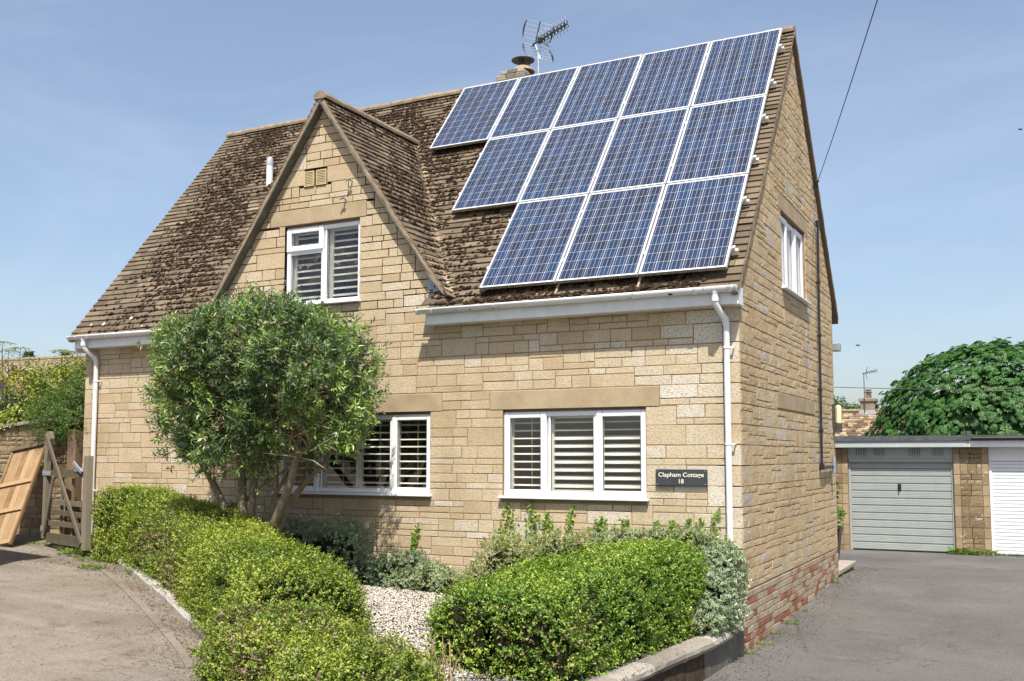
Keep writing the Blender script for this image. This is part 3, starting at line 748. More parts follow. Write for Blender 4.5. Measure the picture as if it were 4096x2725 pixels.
for sgn in (1, -1):
    f = dfun(sgn); pts = [f(VY0, s_, 0) for s_ in np.linspace(.0, DLEN, 26)]
    mb = MB(); nn = np.array([sgn*math.sin(dth), 0, math.cos(dth)])
    strip(mb, pts, [tuple(nn*-.002+np.array([0, .004, 0])), tuple(nn*-.050+np.array([0, .010, 0])), tuple(nn*-.050+np.array([0, .16, 0])), tuple(nn*-.01+np.array([0, .16, 0]))])
    mb.build('verge_mortar', M_VERGE, dormer)
    mb = MB(); strip(mb, pts[1:], [tuple(nn*-.052+np.array([0, -.008, 0])), tuple(nn*-.070+np.array([0, -.008, 0])), tuple(nn*-.070+np.array([0, .15, 0])), tuple(nn*-.052+np.array([0, .15, 0]))]); mb.build('undercloak', M_CONC, dormer)
# lead at the dormer feet
for sgn, xe in ((1, DR), (-1, DL)):
    mb = MB(); mb.box(min(xe, xe+sgn*.014), max(xe, xe+sgn*.014), -.03, .30, 3.42, 3.80); mb.prism([(xe-sgn*.09, -.016, 3.46), (xe+sgn*.012, -.016, 3.42), (xe+sgn*.012, -.016, 3.80), (xe-sgn*.09, -.016, 3.78)], (0, .010, 0))
    q0 = rp(xe+sgn*.02, .36, .03); q1 = rp(xe+sgn*.16, .40, .03); q2 = rp(xe+sgn*.20, .52, .035); q3 = rp(xe+sgn*.02, .54, .035)
    mb.prism([q0, q1, q2, q3], (0, 0, -.012)); mb.build('lead_flashing', M_LEAD, dormer)

# moss: thousands of small cushions
def ico():
    import bmesh
    bm = bmesh.new(); bmesh.ops.create_icosphere(bm, subdivisions=1, radius=1); V = np.array([v.co[:] for v in bm.verts]); F = np.array([[v.index for v in f.verts] for f in bm.faces]); bm.free(); return V, F
ICV, ICF = ico()
def blobs_mesh(name, C_, Rr, basis, squash, mat, tint, parent=None, rough=.22, **kw):
    """many lumpy cushions; basis (n,3,3): rows are tangent, tangent, normal"""
    n = len(C_); nv = len(ICV); lump = 1+RNG.uniform(-rough, rough, (n, nv, 1))
    loc = ICV[None]*lump*Rr[:, None, None]; loc[..., 2] *= squash
    V = np.einsum('nij,njk->nik', loc, basis)+C_[:, None, :]
    F = (ICF[None]+(np.arange(n)*nv)[:, None, None]).reshape(-1, 3)
    me = fastmesh(name, V.reshape(-1, 3), F, tint=np.repeat(tint, len(ICF))); me.materials.append(mat)
    o = bpy.data.objects.new(name, me); link(o, parent); tag(o, **kw); return o
def vnoise(x, y, f, seed):
    g = np.random.default_rng(seed).random((64, 64)); x = np.asarray(x)*f+100; y = np.asarray(y)*f+100
    xi = np.floor(x).astype(int); yi = np.floor(y).astype(int); fx = x-xi; fy = y-yi; fx = fx*fx*(3-2*fx); fy = fy*fy*(3-2*fy)
    G = lambda a, b: g[a % 64, b % 64]
    return (G(xi, yi)*(1-fx)+G(xi+1, yi)*fx)*(1-fy)+(G(xi, yi+1)*(1-fx)+G(xi+1, yi+1)*fx)*fy
cl = []; rl = []; bl = []
R5 = np.random.default_rng(3)
s_arr = np.array([c[0] for c in cs])
tb_main = np.stack([np.array([1, 0, 0]), np.array([0, math.cos(TH), math.sin(TH)]), nF])
cnt = 0
while cnt < 13500:
    x = R5.uniform(XL, .0); si = R5.integers(0, len(cs)); s = cs[si][0]+R5.normal(.015, .02); s = abs(s); y = EAVE_Y+s*math.cos(TH)
    if in_dormer(x, y): continue
    d = .50*vnoise(x, s, 1.3, 5)+.50*vnoise(x, s, 4.5, 6)
    edge = min(1, (x-XL)/.9)*min(1, max(.0, (-x-.28)/.3)); low = min(1, .25+s/1.6)
    if x > -3.6: low = 1
    dens = np.clip((d-.25)*2.6, 0, 1)*edge*low
    if x > -.28 or R5.random() > dens: continue
    if under_panel(x, s): continue
    r = R5.uniform(.010, .031)*(1.3 if R5.random() < .12 else 1); cl.append(rp(x, s, .018)); rl.append(r); bl.append(tb_main); cnt += 1
fd = dfun(1); nd = np.array([math.sin(dth), 0, math.cos(dth)]); tb_d = np.stack([np.array([0, 1., 0]), np.cross(nd, [0, 1., 0]), nd]); dcs = courses(DLEN, .118, .090); cnt = 0
while cnt < 1500:
    sg = dcs[R5.integers(0, len(dcs))]; s = sg[0]+abs(R5.normal(.01, .02)); z = fd(0, s)[2]; ym = RY-(RZ-z)/TANT
    y = R5.uniform(VY0+.03, max(ym, VY0+.1)); d = .5*vnoise(y, s, 1.7, 8)+.5*vnoise(y, s, 5, 9)
    if R5.random() > np.clip((d-.30)*2.4, 0, 1)*min(1, .25+.75*s/DLEN+.2): continue
    cl.append(fd(y, s, .018)); rl.append(R5.uniform(.010, .026)); bl.append(tb_d); cnt += 1
for i in range(160):   # a thicker line of it along the eave below the panels
    x = R5.uniform(-3.3, -.3); s = abs(R5.normal(.07, .05)); cl.append(rp(x, s, .02)); rl.append(R5.uniform(.018, .045)); bl.append(tb_main)
n_ = len(cl)
blobs_mesh('moss', np.array(cl), np.array(rl), np.array(bl), .5, M_MOSS, R5.random(n_), cot, kind='stuff')
# pale lichen discs on the lower left tiles
mb = MB()
for u, v in ((365, 1300), (415, 1297), (568, 1305), (640, 1325), (525, 1273), ):
    d = ray(u, v); p0 = np.array(rp(0, 0, .022)); t_ = ((p0-CAM)@nF)/(d@nF); c = CAM+d*t_; r = rnd.uniform(.016, .032)
    mb.add([tuple(c+tb_main[0]*r*math.cos(a_)*rnd.uniform(.8, 1.1)+tb_main[1]*r*math.sin(a_)+nF*.004) for a_ in np.linspace(0, 6.28, 12)[:-1]], [tuple(range(11))])
mb.build('lichen', plain('pale_lichen', (.50, .48, .41), .95), cot, kind='stuff')

# ------------------------------------------------------------------ eaves: fascia, gutter, downpipes
def gutter(x0, x1, endcap=True):
    mb = MB(); mb.bbox(x0+.07, x1, -.205, -.185, 3.15, 3.335, .003); mb.box(x0+.07, x1, -.184, -.002, 3.152, 3.165); fo = mb.build('fascia', M_GUT, cot)
    r = .058; yc, zc = -.268, 3.335
    n = 12; angs = np.linspace(math.pi, 2*math.pi, n); mb = MB()
    prof = [(yc+r*math.cos(t_), zc+r*1.05*math.sin(t_)) for t_ in angs]; prin = [(yc+(r-.004)*math.cos(t_), zc+(r-.004)*1.05*math.sin(t_)) for t_ in angs[::-1]]
    pr = prof+prin; m_ = len(pr); mb.add([(x, p[0], p[1]) for x in (x0, x1) for p in pr], [(i, (i+1) % m_, m_+(i+1) % m_, m_+i) for i in range(m_)]+[tuple(range(m_-1, -1, -1)), tuple(range(m_, 2*m_))])
    for xe in (x0, x1): mb.add([(xe+dx, p[0], p[1]) for dx in (-.012, .012) for p in [(yc-(r+.004), zc+.002)]+[(yc+(r+.004)*math.cos(t_), zc+(r+.004)*1.05*math.sin(t_)) for t_ in angs]], [tuple(range(n, -1, -1)), tuple(range(n+1, 2*n+2))]+[(i, i+1, n+2+i, n+1+i) for i in range(n)])
    go = mb.build('gutter', M_GUT, cot, True)
    for p_ in go.data.polygons: p_.use_smooth = len(p_.vertices) == 4
    return fo, go
def gclip(x, go, wd=.012, rr=.064):
    mb = MB(); angs = np.linspace(math.pi, 2*math.pi, 10); yc, zc = -.268, 3.337
    o_ = [(yc+rr*math.cos(t_), zc+rr*1.05*math.sin(t_)) for t_ in angs]; i_ = [(yc+.0575*math.cos(t_), zc+.0575*1.05*math.sin(t_)) for t_ in angs[::-1]]
    pr = o_+i_; m_ = len(pr); mb.add([(xx, p[0], p[1]) for xx in (x-wd, x+wd) for p in pr], [(i, (i+1) % m_, m_+(i+1) % m_, m_+i) for i in range(m_)]+[tuple(range(m_-1, -1, -1)), tuple(range(m_, 2*m_))])
    mb.box(x-wd, x+wd, -.2075, -.2055, 3.25, 3.34); mb.build('gutter_bracket', M_GUT, go)
_, gR = gutter(-3.93, .045); _, gL = gutter(-10.15, -7.42)
for x in (-3.72, -2.86, -1.98, -1.10, -.30): gclip(x, gR)
gclip(-.40, gR, .02, .067); gclip(-.02, gR, .02, .067)
for x in (-9.98, -9.74, -9.35, -8.45, -7.6): gclip(x, gL)
mb = MB(); mb.bbox(-.022, .05, -.21, -.004, 3.145, 3.34, .004); mb.build('box_end', M_GUT, cot)
mb = MB(); mb.bbox(-10.11, -10.075, -.21, -.004, 3.10, 3.34, .004); mb.build('box_end', M_GUT, cot)
def downpipe(x, ztop_off, zbot, clips, xo=0):
    mb = MB(); r = .034; yw = -.062
    mb.tube([(x+xo, -.268, 3.29), (x+xo, -.268, 3.19), (x+xo*.93, -.255, 3.14), (x+xo*.1, yw-.02, 3.01), (x, yw, 2.96), (x, yw, 2.4), (x, yw, zbot)], r, 14)
    mb.tube([(x+xo, -.268, 3.222), (x+xo, -.268, 3.18)], .040, 14); mb.tube([(x+xo*.12, yw-.03, 3.028), (x, yw, 2.95)], .0385, 14)
    mb.tube([(x+xo, -.268, 3.31), (x+xo, -.268, 3.26)], [.048, .037], 14)
    po = mb.build('downpipe', M_GUT, cot, True)
    for zc in clips:
        mb = MB(); mb.tube([(x, yw, zc-.011), (x, yw, zc+.011)], .040, 14); mb.box(x+.03, x+.075, yw-.004, yw+.012, zc-.009, zc+.009); mb.tube([(x+.065, yw, zc), (x+.065, .0, zc)], .008, 8); mb.build('pipe_clip', M_GUT, po)
downpipe(-.125, 0, -.2, (2.70, 1.66), xo=-.06)
downpipe(-9.80, 0, .15, (2.66, 1.02), xo=-.05)
# small things fixed to the front gable
for x0 in (-5.94, -5.735):
    mb = MB(); mb.box(x0, x0+.165, -.006, .02, 5.19, 5.40); vo = mb.build('wall_vent', M_VERGE, cot)
    mb = MB(); 
    for q in ((x0, x0+.165, 5.19, 5.205), (x0, x0+.165, 5.385, 5.40), (x0, x0+.014, 5.205, 5.385), (x0+.151, x0+.165, 5.205, 5.385)): mb.box(q[0], q[1], -.020, -.0065, q[2], q[3])
    fc = plain('buff_plastic', (.50, .40, .22), .6); mb.build('vent_frame', fc, vo)
    for i in range(8): mb = MB(); z = 5.212+i*.0222; mb.prism([(x0+.014, -.007, z+.012), (x0+.014, -.018, z), (x0+.014, -.018, z+.004), (x0+.014, -.007, z+.016)], (.137, 0, 0)); mb.build('louvre', fc, vo)
for (u, v) in ((1410, 726), (1385, 800)):
    p = onY(u, v, 0); mb = MB(); mb.tube([(p[0], .02, p[2]), (p[0], -.09, p[2]+.01)], .011, 8); mb.tube([(p[0]-.03, -.085, p[2]), (p[0]+.035, -.09, p[2]+.012)], .014, 8); mb.tube([(p[0]-.03, -.085, p[2]), (p[0]-.045, -.085, p[2]-.025), (p[0]-.03, -.085, p[2]-.05)], .007, 6); mb.build('wall_hook', M_STEEL, cot, True)
# soil vent pipe behind the dormer's left slope
d = ray(1078, 735); p0 = np.array(rp(0, 0, 0)); t_ = ((p0-CAM)@nF)/(d@nF); c = CAM+d*t_
mb = MB(); mb.tube([c+np.array([0, 0, -.1]), c+np.array([0, 0, .30])], .055, 14); vp = mb.build('soil_vent_pipe', M_GUT, cot, True)
mb = MB(); mb.lathe(tuple(c+np.array([0, 0, .30])), [(.058, 0), (.060, .03), (.050, .12), (.025, .15), (.0, .155)], 14); mb.build('vent_cap', M_LEAD, vp, True)
# chimney
mb = MB(); R6 = random.Random(12)
mb.box(-4.78, -4.30, 3.45, 4.1, 6.6, 7.68); ch = mb.build('chimney', M_MORTAR, cot)
for lv, (z0, z1, ov) in enumerate(((7.62, 7.74, .03), (7.74, 7.83, -.02), (7.40, 7.62, .0))):
    xs_ = [-4.78-ov, -4.62, -4.46, -4.30+ov]
    for i in range(3):
        mb = MB(); mb.curt = R6.random(); mb.bbox(xs_[i]+.006, xs_[i+1]-.006, 3.45-ov-R6.uniform(0, .012), 4.1+ov, z0+.004, z1-.003-R6.uniform(0, .02), .014); mb.build('chimney_stone', M_KERB, ch)
mb = MB(); mb.lathe((-4.47, 3.75, 7.85), [(.20, 0), (.16, .05), (.10, .09), (.095, .10)], 14); mb.build('flaunching', M_VERGE, ch)
mb = MB(); cz = 7.86
for a_ in (0.3, 2.4, 4.5): mb.tube([(-4.47+.10*math.cos(a_), 3.75+.10*math.sin(a_), cz+.05), (-4.47+.11*math.cos(a_), 3.75+.11*math.sin(a_), cz+.19)], .008, 6)
mb.tube([(-4.47, 3.75, cz+.02), (-4.47, 3.75, cz+.2)], .018, 8)
mb.lathe((-4.47, 3.75, cz+.18), [(.19, .0), (.195, .008), (.12, .04), (.0, .058)], 24); mb.build('cowl', M_AERIAL, ch, True)
# gable-end details
mb = MB(); pts = [(.05, 4.55, 4.98), (.05, 4.50, 4.0), (.05, 4.45, 2.6), (.05, 4.40, 1.36)]
mb.tube(pts, .017, 10); mb.tube([(.05, 4.55, 4.95), (.05, 4.55, 5.04)], .033, 10); mb.tube([(.05, 4.40, 1.36), (.05, 5.3, 1.37)], .026, 10); mb.tube([(.05, 4.40, 1.33), (.05, 4.40, 1.42)], .036, 10); dp = mb.build('waste_pipe', M_BLACK, cot, True)
for z in (4.1, 3.3, 2.5, 1.9): mb = MB(); yv = 4.40+.15*(z-1.36)/3.6; mb.tube([(.05, yv, z-.02), (.05, yv, z+.02)], .029, 10); mb.box(-.0, .05, yv-.012, yv+.012, z-.01, z+.01); mb.build('pipe_clip', M_BLACK, dp)
mb = MB(); mb.tube([(.07, 5.3, 1.28), (.07, 5.3, 1.52)], .03, 10); mb.box(.0, .09, 5.27, 5.33, 1.24, 1.30); mb.build('tap_box', M_STEEL, cot)
mb = MB(); mb.box(.0, .13, 5.62, 5.78, 1.90, 2.02); mb.box(.0, .05, 5.62, 5.78, 2.02, 2.34); lt = mb.build('wall_light', M_AERIAL, cot)
mb = MB(); mb.bbox(.052, .135, 5.63, 5.77, 2.022, 2.33, .03); mb.build('light_cover', M_BULB, lt)
mb = MB(); mb.bbox(-.05, .09, DEP+.16, DEP+.30, roofz(-.25)-.1, roofz(-.25)+.03, .01); mb.build('rear_gutter_end', M_STEEL, cot)
pw = onX(3271, 725, .08)
mb = MB(); mb.tube([tuple(pw), (.06, pw[1]+.06, pw[2]-.10), (.04, pw[1]-.12, pw[2]-.16), (.03, pw[1]-.12, pw[2]+.02), (.03, pw[1], pw[2])], .007, 6); mb.tube([(0, pw[1], pw[2]), (.10, pw[1], pw[2])], .014, 8); mb.build('cable_hook', M_BLACK, cot)

# ------------------------------------------------------------------ solar panels
FRM, LAM = .024, None
cellw = .1555; gapc = .0042
def cell_mesh():
    mb = MB(); h = cellw/2; c = .0025
    mb.add([(-h+c, -h, 0), (h-c, -h, 0), (h, -h+c, 0), (h, h-c, 0), (h-c, h, 0), (-h+c, h, 0), (-h, h-c, 0), (-h, -h+c, 0)], [tuple(range(8))])
    mb.curm = 1
    for x in (-.052, 0, .052): mb.add([(x-.0011, -h, .0006), (x+.0011, -h, .0006), (x+.0011, h, .0006), (x-.0011, h, .0006)], [(0, 1, 2, 3)])
    return mb.mesh('cell', [M_CELL, M_BUS])
CELL = cell_mesh()
exv = np.array([1., 0, 0]); esv = np.array([0, math.cos(TH), math.sin(TH)])
Rm = Matrix(((1, 0, 0), (0, math.cos(TH), -math.sin(TH)), (0, math.sin(TH), math.cos(TH)))).to_4x4()
rowname = ['bottom row of three', 'middle row of four', 'top row of five']; ords = ['first', 'second', 'third', 'fourth', 'fifth']
pw_, ph_ = PW-.022, PH-.020
for c, r in panels:
    x1 = PX0-c*PW-.011; x0 = x1-pw_; s0 = ps0+r*PH+.01; s1 = s0+ph_
    pn = empty('solar_panel', rp((x0+x1)/2, s0, 0), 'blue solar panel, %s from the right verge in the %s' % (ords[c], rowname[r]), 'solar panel', 'solar panels on the front roof slope')
    T = lambda x, s, h: rp(x, s, PN-.04+h)
    mb = MB()
    for q in ((x0, x1, s0, s0+FRM), (x0, x1, s1-FRM, s1), (x0, x0+FRM, s0+FRM, s1-FRM), (x1-FRM, x1, s0+FRM, s1-FRM)):
        mb.box(q[0], q[1], q[2], q[3], 0, .04, T)
    fo = mb.build('frame', [M_ALU, M_ALUEDGE], pn)
    fo.data.polygons[2].material_index = 1      # the lower edge face carries the algae
    mb = MB(); mb.box(x0+FRM-.003, x1-FRM+.003, s0+FRM-.003, s1-FRM+.003, .008, .0355, T); bk = mb.build('laminate', M_BACK, pn)
    mx_ = (pw_-2*FRM-6*cellw-5*gapc)/2; ms_ = (ph_-2*FRM-10*cellw-9*gapc)/2
    for i in range(6):
        for j in range(10):
            o = bpy.data.objects.new('cell', CELL); P_ = T(x0+FRM+mx_+cellw/2+i*(cellw+gapc), s0+FRM+ms_+cellw/2+j*(cellw+gapc), .0368)
            o.matrix_world = Matrix.Translation(P_) @ Rm; COL.objects.link(o); o.parent = bk
    # clamps on the seam to the left neighbour
    for f_ in (.22, .78):
        mb = MB(); mb.bbox(x0-.018, x0+.012, s0+ph_*f_-.025, s0+ph_*f_+.025, .012, .050, .004, T); mb.build('clamp', M_ALU, pn)
rails = 0
for r, n in ((0, 3), (1, 4), (2, 5)):
    for f_ in (.20, .72):
        s = ps0+r*PH+PH*f_; xa = PX0-n*PW-.02; xb = PX0+.062
        T = lambda x, s_, h: rp(x, s_, h)
        mb = MB(); mb.box(xa, xb, s-.02, s+.02, PN-.085, PN-.043, T)
        ro = mb.build('mounting_rail', M_ALU, None, label='aluminium rail under the %s of panels, %s of its two' % (rowname[r].split(' of')[0], 'lower' if f_ < .5 else 'upper'), cat='rail', group='rails under the solar panels')
        mb = MB(); mb.bbox(PX0-.004, PX0+.036, s-.022, s+.016, PN-.042, PN-.006, .004, T); mb.box(PX0+.008, PX0+.040, s-.018, s+.018, PN-.006, PN+.002, T); mb.build('end_clamp', M_ALU, ro)
        for k in range(int(n*1.1)): mb = MB(); xx = xa+.3+k*.9; mb.box(xx-.02, xx+.02, s-.03, s+.03, .015, PN-.086, T); mb.build('roof_hook', M_STEEL, ro)
for xx in (-1.07, -2.08):   # hooks that show below the bottom row
    mb = MB(); mb.box(xx-.012, xx+.012, ps0-.11, ps0+.05, .03, .05, rp); mb.build('roof_hook', M_BRICK, cot)

# ------------------------------------------------------------------ aerial on the chimney
ae = empty('television_aerial', (-4.2, 3.75, 7.4), 'tall television aerial with wide grid reflectors on a mast beside the chimney', 'aerial')
AX, AY = -4.19, 3.75
mb = MB(); mb.tube([(AX, AY, 7.1), (AX, AY, 8.18)], .022, 10); mb.build('mast', M_AERIAL2, ae, True)
pxm = lambda u, v, y=AY: onY(2000+u*.17857, 50+v*.17857, y)
boom0, boom1 = np.array(pxm(790, 690)), np.array(pxm(1500, 260, AY-.35))
mb = MB(); mb.tube([boom0-(boom1-boom0)*.08, boom1], .014, 8); bo = mb.build('boom', M_AERIAL, ae)
def rod(mb, a_, b_, r=.004, n=5): mb.tube([a_, b_], r, n)
for nm, cor in (('upper', ((600, 160), (1190, 305), (1100, 690), (515, 555))), ('lower', ((515, 685), (1095, 830), (1190, 1105), (610, 960)))):
    q = [np.array(pxm(*c_, y=AY+.12 if i in (0, 3) else AY-.08)) for i, c_ in enumerate(cor)]
    mb = MB()
    for k in range(5): t_ = k/4; rod(mb, q[0]*(1-t_)+q[3]*t_, q[1]*(1-t_)+q[2]*t_, .0055)
    ro = mb.build('reflector_grid', M_AERIAL2, ae)
    mb = MB()
    for s_, e_ in ((q[0], q[3]), (q[1], q[2])):
        mid = (s_+e_)/2; bul = (s_-q[1] if s_ is q[0] else s_-q[0]); bul = bul/np.linalg.norm(bul)*.03
        mb.tube([s_, mid*.5+s_*.5+bul*.7, mid+bul, mid*.5+e_*.5+bul*.7, e_], [.006, .013, .015, .013, .006], 6)
    mb.build('side_fin', M_BLACK, ro)
mb = MB(); rod(mb, pxm(900, 205), pxm(800, 650), .012, 8); mb.build('reflector_spine', M_AERIAL, ae)
mb = MB(); rod(mb, pxm(795, 730), pxm(905, 1050), .013, 8); mb.build('reflector_spine', M_AERIAL2, ae)
for i in range(9):
    t_ = .14+i*.105; c = boom0*(1-t_)+boom1*t_; bd = (boom1-boom0)/np.linalg.norm(boom1-boom0)
    up = np.cross(bd, cF); up /= np.linalg.norm(up)
    if up[2] < 0: up = -up
    for sg in (1, -1):
        cc = c+up*sg*.075; sd = np.cross(bd, up)
        ring = [cc+.05*math.cos(a_)*up+.05*math.sin(a_)*(bd*.75+sd*.66) for a_ in np.linspace(0, 6.283, 15)[:-1]]
        mb = MB(); mb.tube(ring, .0035, 5, close=True); mb.build('director_ring', M_AERIAL2, bo)
        cc = c+up*sg*.032; ring = [cc+.026*math.cos(a_)*up+.026*math.sin(a_)*(bd*.75-sd*.66) for a_ in np.linspace(0, 6.283, 11)[:-1]]
        mb = MB(); mb.tube(ring, .0075, 5, close=True); mb.build('director_clip', M_BLACK, bo)
mb = MB(); c = boom0*.82+boom1*.18; mb.bbox(c[0]-.055, c[0]+.055, c[1]-.03, c[1]+.03, c[2]-.05, c[2]+.03, .012); mb.build('balun_box', M_BLACK, ae)
mb = MB(); rod(mb, pxm(970, 680), pxm(1105, 768), .010, 6); rod(mb, pxm(800, 730), pxm(700, 768), .010, 6); mb.build('dipole', M_AERIAL, ae)

# ------------------------------------------------------------------ name plate
x0, x1, z0, z1 = -.955, -.372, 1.205, 1.385
ns = empty('name_plate', ((x0+x1)/2, 0, z0), 'dark slate house name plate with cream lettering on the stone wall by the downpipe', 'sign')
mb = MB(); mb.bbox(x0, x1, -.038, -.012, z0, z1, .004); mb.build('plate', M_SLATE, ns)
def text(body, size, x, z, parent):
    cu = bpy.data.curves.new('lettering', 'FONT'); cu.body = body; cu.size = size; cu.align_x = 'CENTER'; cu.extrude = .0012; cu.offset = .0003
    to = bpy.data.objects.new('lettering_src', cu); COL.objects.link(to); bpy.context.view_layer.update()
    me = bpy.data.meshes.new_from_object(to.evaluated_get(bpy.context.evaluated_depsgraph_get())); bpy.data.objects.remove(to)
    me.materials.clear(); me.materials.append(M_LETTER)
    ww = max(v.co.x for v in me.vertices)-min(v.co.x for v in me.vertices)
    o = bpy.data.objects.new('lettering', me); o.location = (x, -.0395, z); o.rotation_euler = (math.pi/2, 0, 0); link(o, parent); tag(o, kind='stuff'); return o, ww
o, ww = text('Clapham Cottage', .066, (x0+x1)/2-.002, 1.304, ns); k = .408*1.0
o.scale = (.515/ww, 1.0, 1)
text('18', .068, (x0+x1)/2-.003, 1.232, ns)
for xx in (x0+.02, x1-.02):
    for zz in (z0+.018, z1-.018): mb = MB(); mb.tube([(xx, -.041, zz), (xx, -.034, zz)], .006, 8); mb.build('screw', M_STEEL, ns)

# ------------------------------------------------------------------ foliage tools
def unit(v): return v/(np.linalg.norm(v, axis=-1, keepdims=True)+1e-9)
def leaf_tris(P, D, Nn, ln, wd, fold=.25):
    """P base (n,3), D direction, Nn face normal hint -> verts, tris (two per leaf)"""
    D = unit(D); S = unit(np.cross(D, Nn)); U = np.cross(S, D); ln = ln[:, None]; wd = wd[:, None]
    mid = P+D*ln*.48
    A = P; B = mid+S*wd*.5+U*wd*fold; Cc = P+D*ln-U*ln*.08; E = mid-S*wd*.5+U*wd*fold
    n = len(P); V = np.stack([A, B, Cc, E], 1).reshape(-1, 3); b = np.arange(n)[:, None]*4
    F = np.concatenate([b+np.array([0, 1, 2]), b+np.array([0, 2, 3])], 1).reshape(-1, 3)
    return V, F
def rdir(n, R): return unit(R.normal(size=(n, 3)))
def sprigs(C_, Dd, R, k, slen, ln, wd, spread=.9, colf=None, jitter=.3):
    """k leaves along each sprig; returns P, D, N, ln, wd, sprig index"""
    n = len(C_); idx = np.repeat(np.arange(n), k); t_ = np.tile(np.linspace(.05, 1, k), n)
    Dd = unit(Dd); base = C_[idx]+Dd[idx]*(t_*slen*R.uniform(.7, 1.25, n)[idx])[:, None]
    side = unit(np.cross(Dd[idx], rdir(n*k, R))); d = Dd[idx]*(1-spread*.55)+side*spread+R.normal(size=(n*k, 3))*jitter*.4
    up = Dd[idx]+R.normal(size=(n*k, 3))*.35
    sc = R.uniform(.7, 1.2, n*k)
    return base, d, up, ln*sc, wd*sc*R.uniform(.85, 1.15, n*k), idx
def foliage_obj(name, P, D, Nn, ln, wd, col, mat, parent, fold=.25, **kw):
    V, F = leaf_tris(P, D, Nn, ln, wd, fold); me = fastmesh(name, V, F, col=np.repeat(col, 2, 0)); me.materials.append(mat)
    o = bpy.data.objects.new(name, me); link(o, parent); tag(o, **kw); return o
def vn3(P, f, seed): return (vnoise(P[:, 0]+P[:, 2]*.7, P[:, 1]-P[:, 2]*.4, f, seed)+vnoise(P[:, 1]*1.1+P[:, 2], P[:, 0]*.9+P[:, 2]*.3, f, seed+1))/2
def pal(u, stops):
    xs_ = [s[0] for s in stops]; return np.stack([np.interp(u, xs_, [s[1][k] for s in stops]) for k in range(3)], -1)
def grid_samples(G, n, R):
    """random points + normals on a grid surface G (a,b,3)"""
    A, B, C_, D_ = G[:-1, :-1], G[1:, :-1], G[1:, 1:], G[:-1, 1:]
    nm = np.cross(C_-A, D_-B); ar = np.linalg.norm(nm, axis=-1); p = (ar/ar.sum()).ravel(); ii = R.choice(len(p), n, p=p)
    u = R.random((n, 1)); v = R.random((n, 1)); g = lambda X: X.reshape(-1, 3)[ii]
    P = (g(A)*(1-u)+g(B)*u)*(1-v)+(g(D_)*(1-u)+g(C_)*u)*v
    return P, unit(nm.reshape(-1, 3)[ii]), ar.sum()
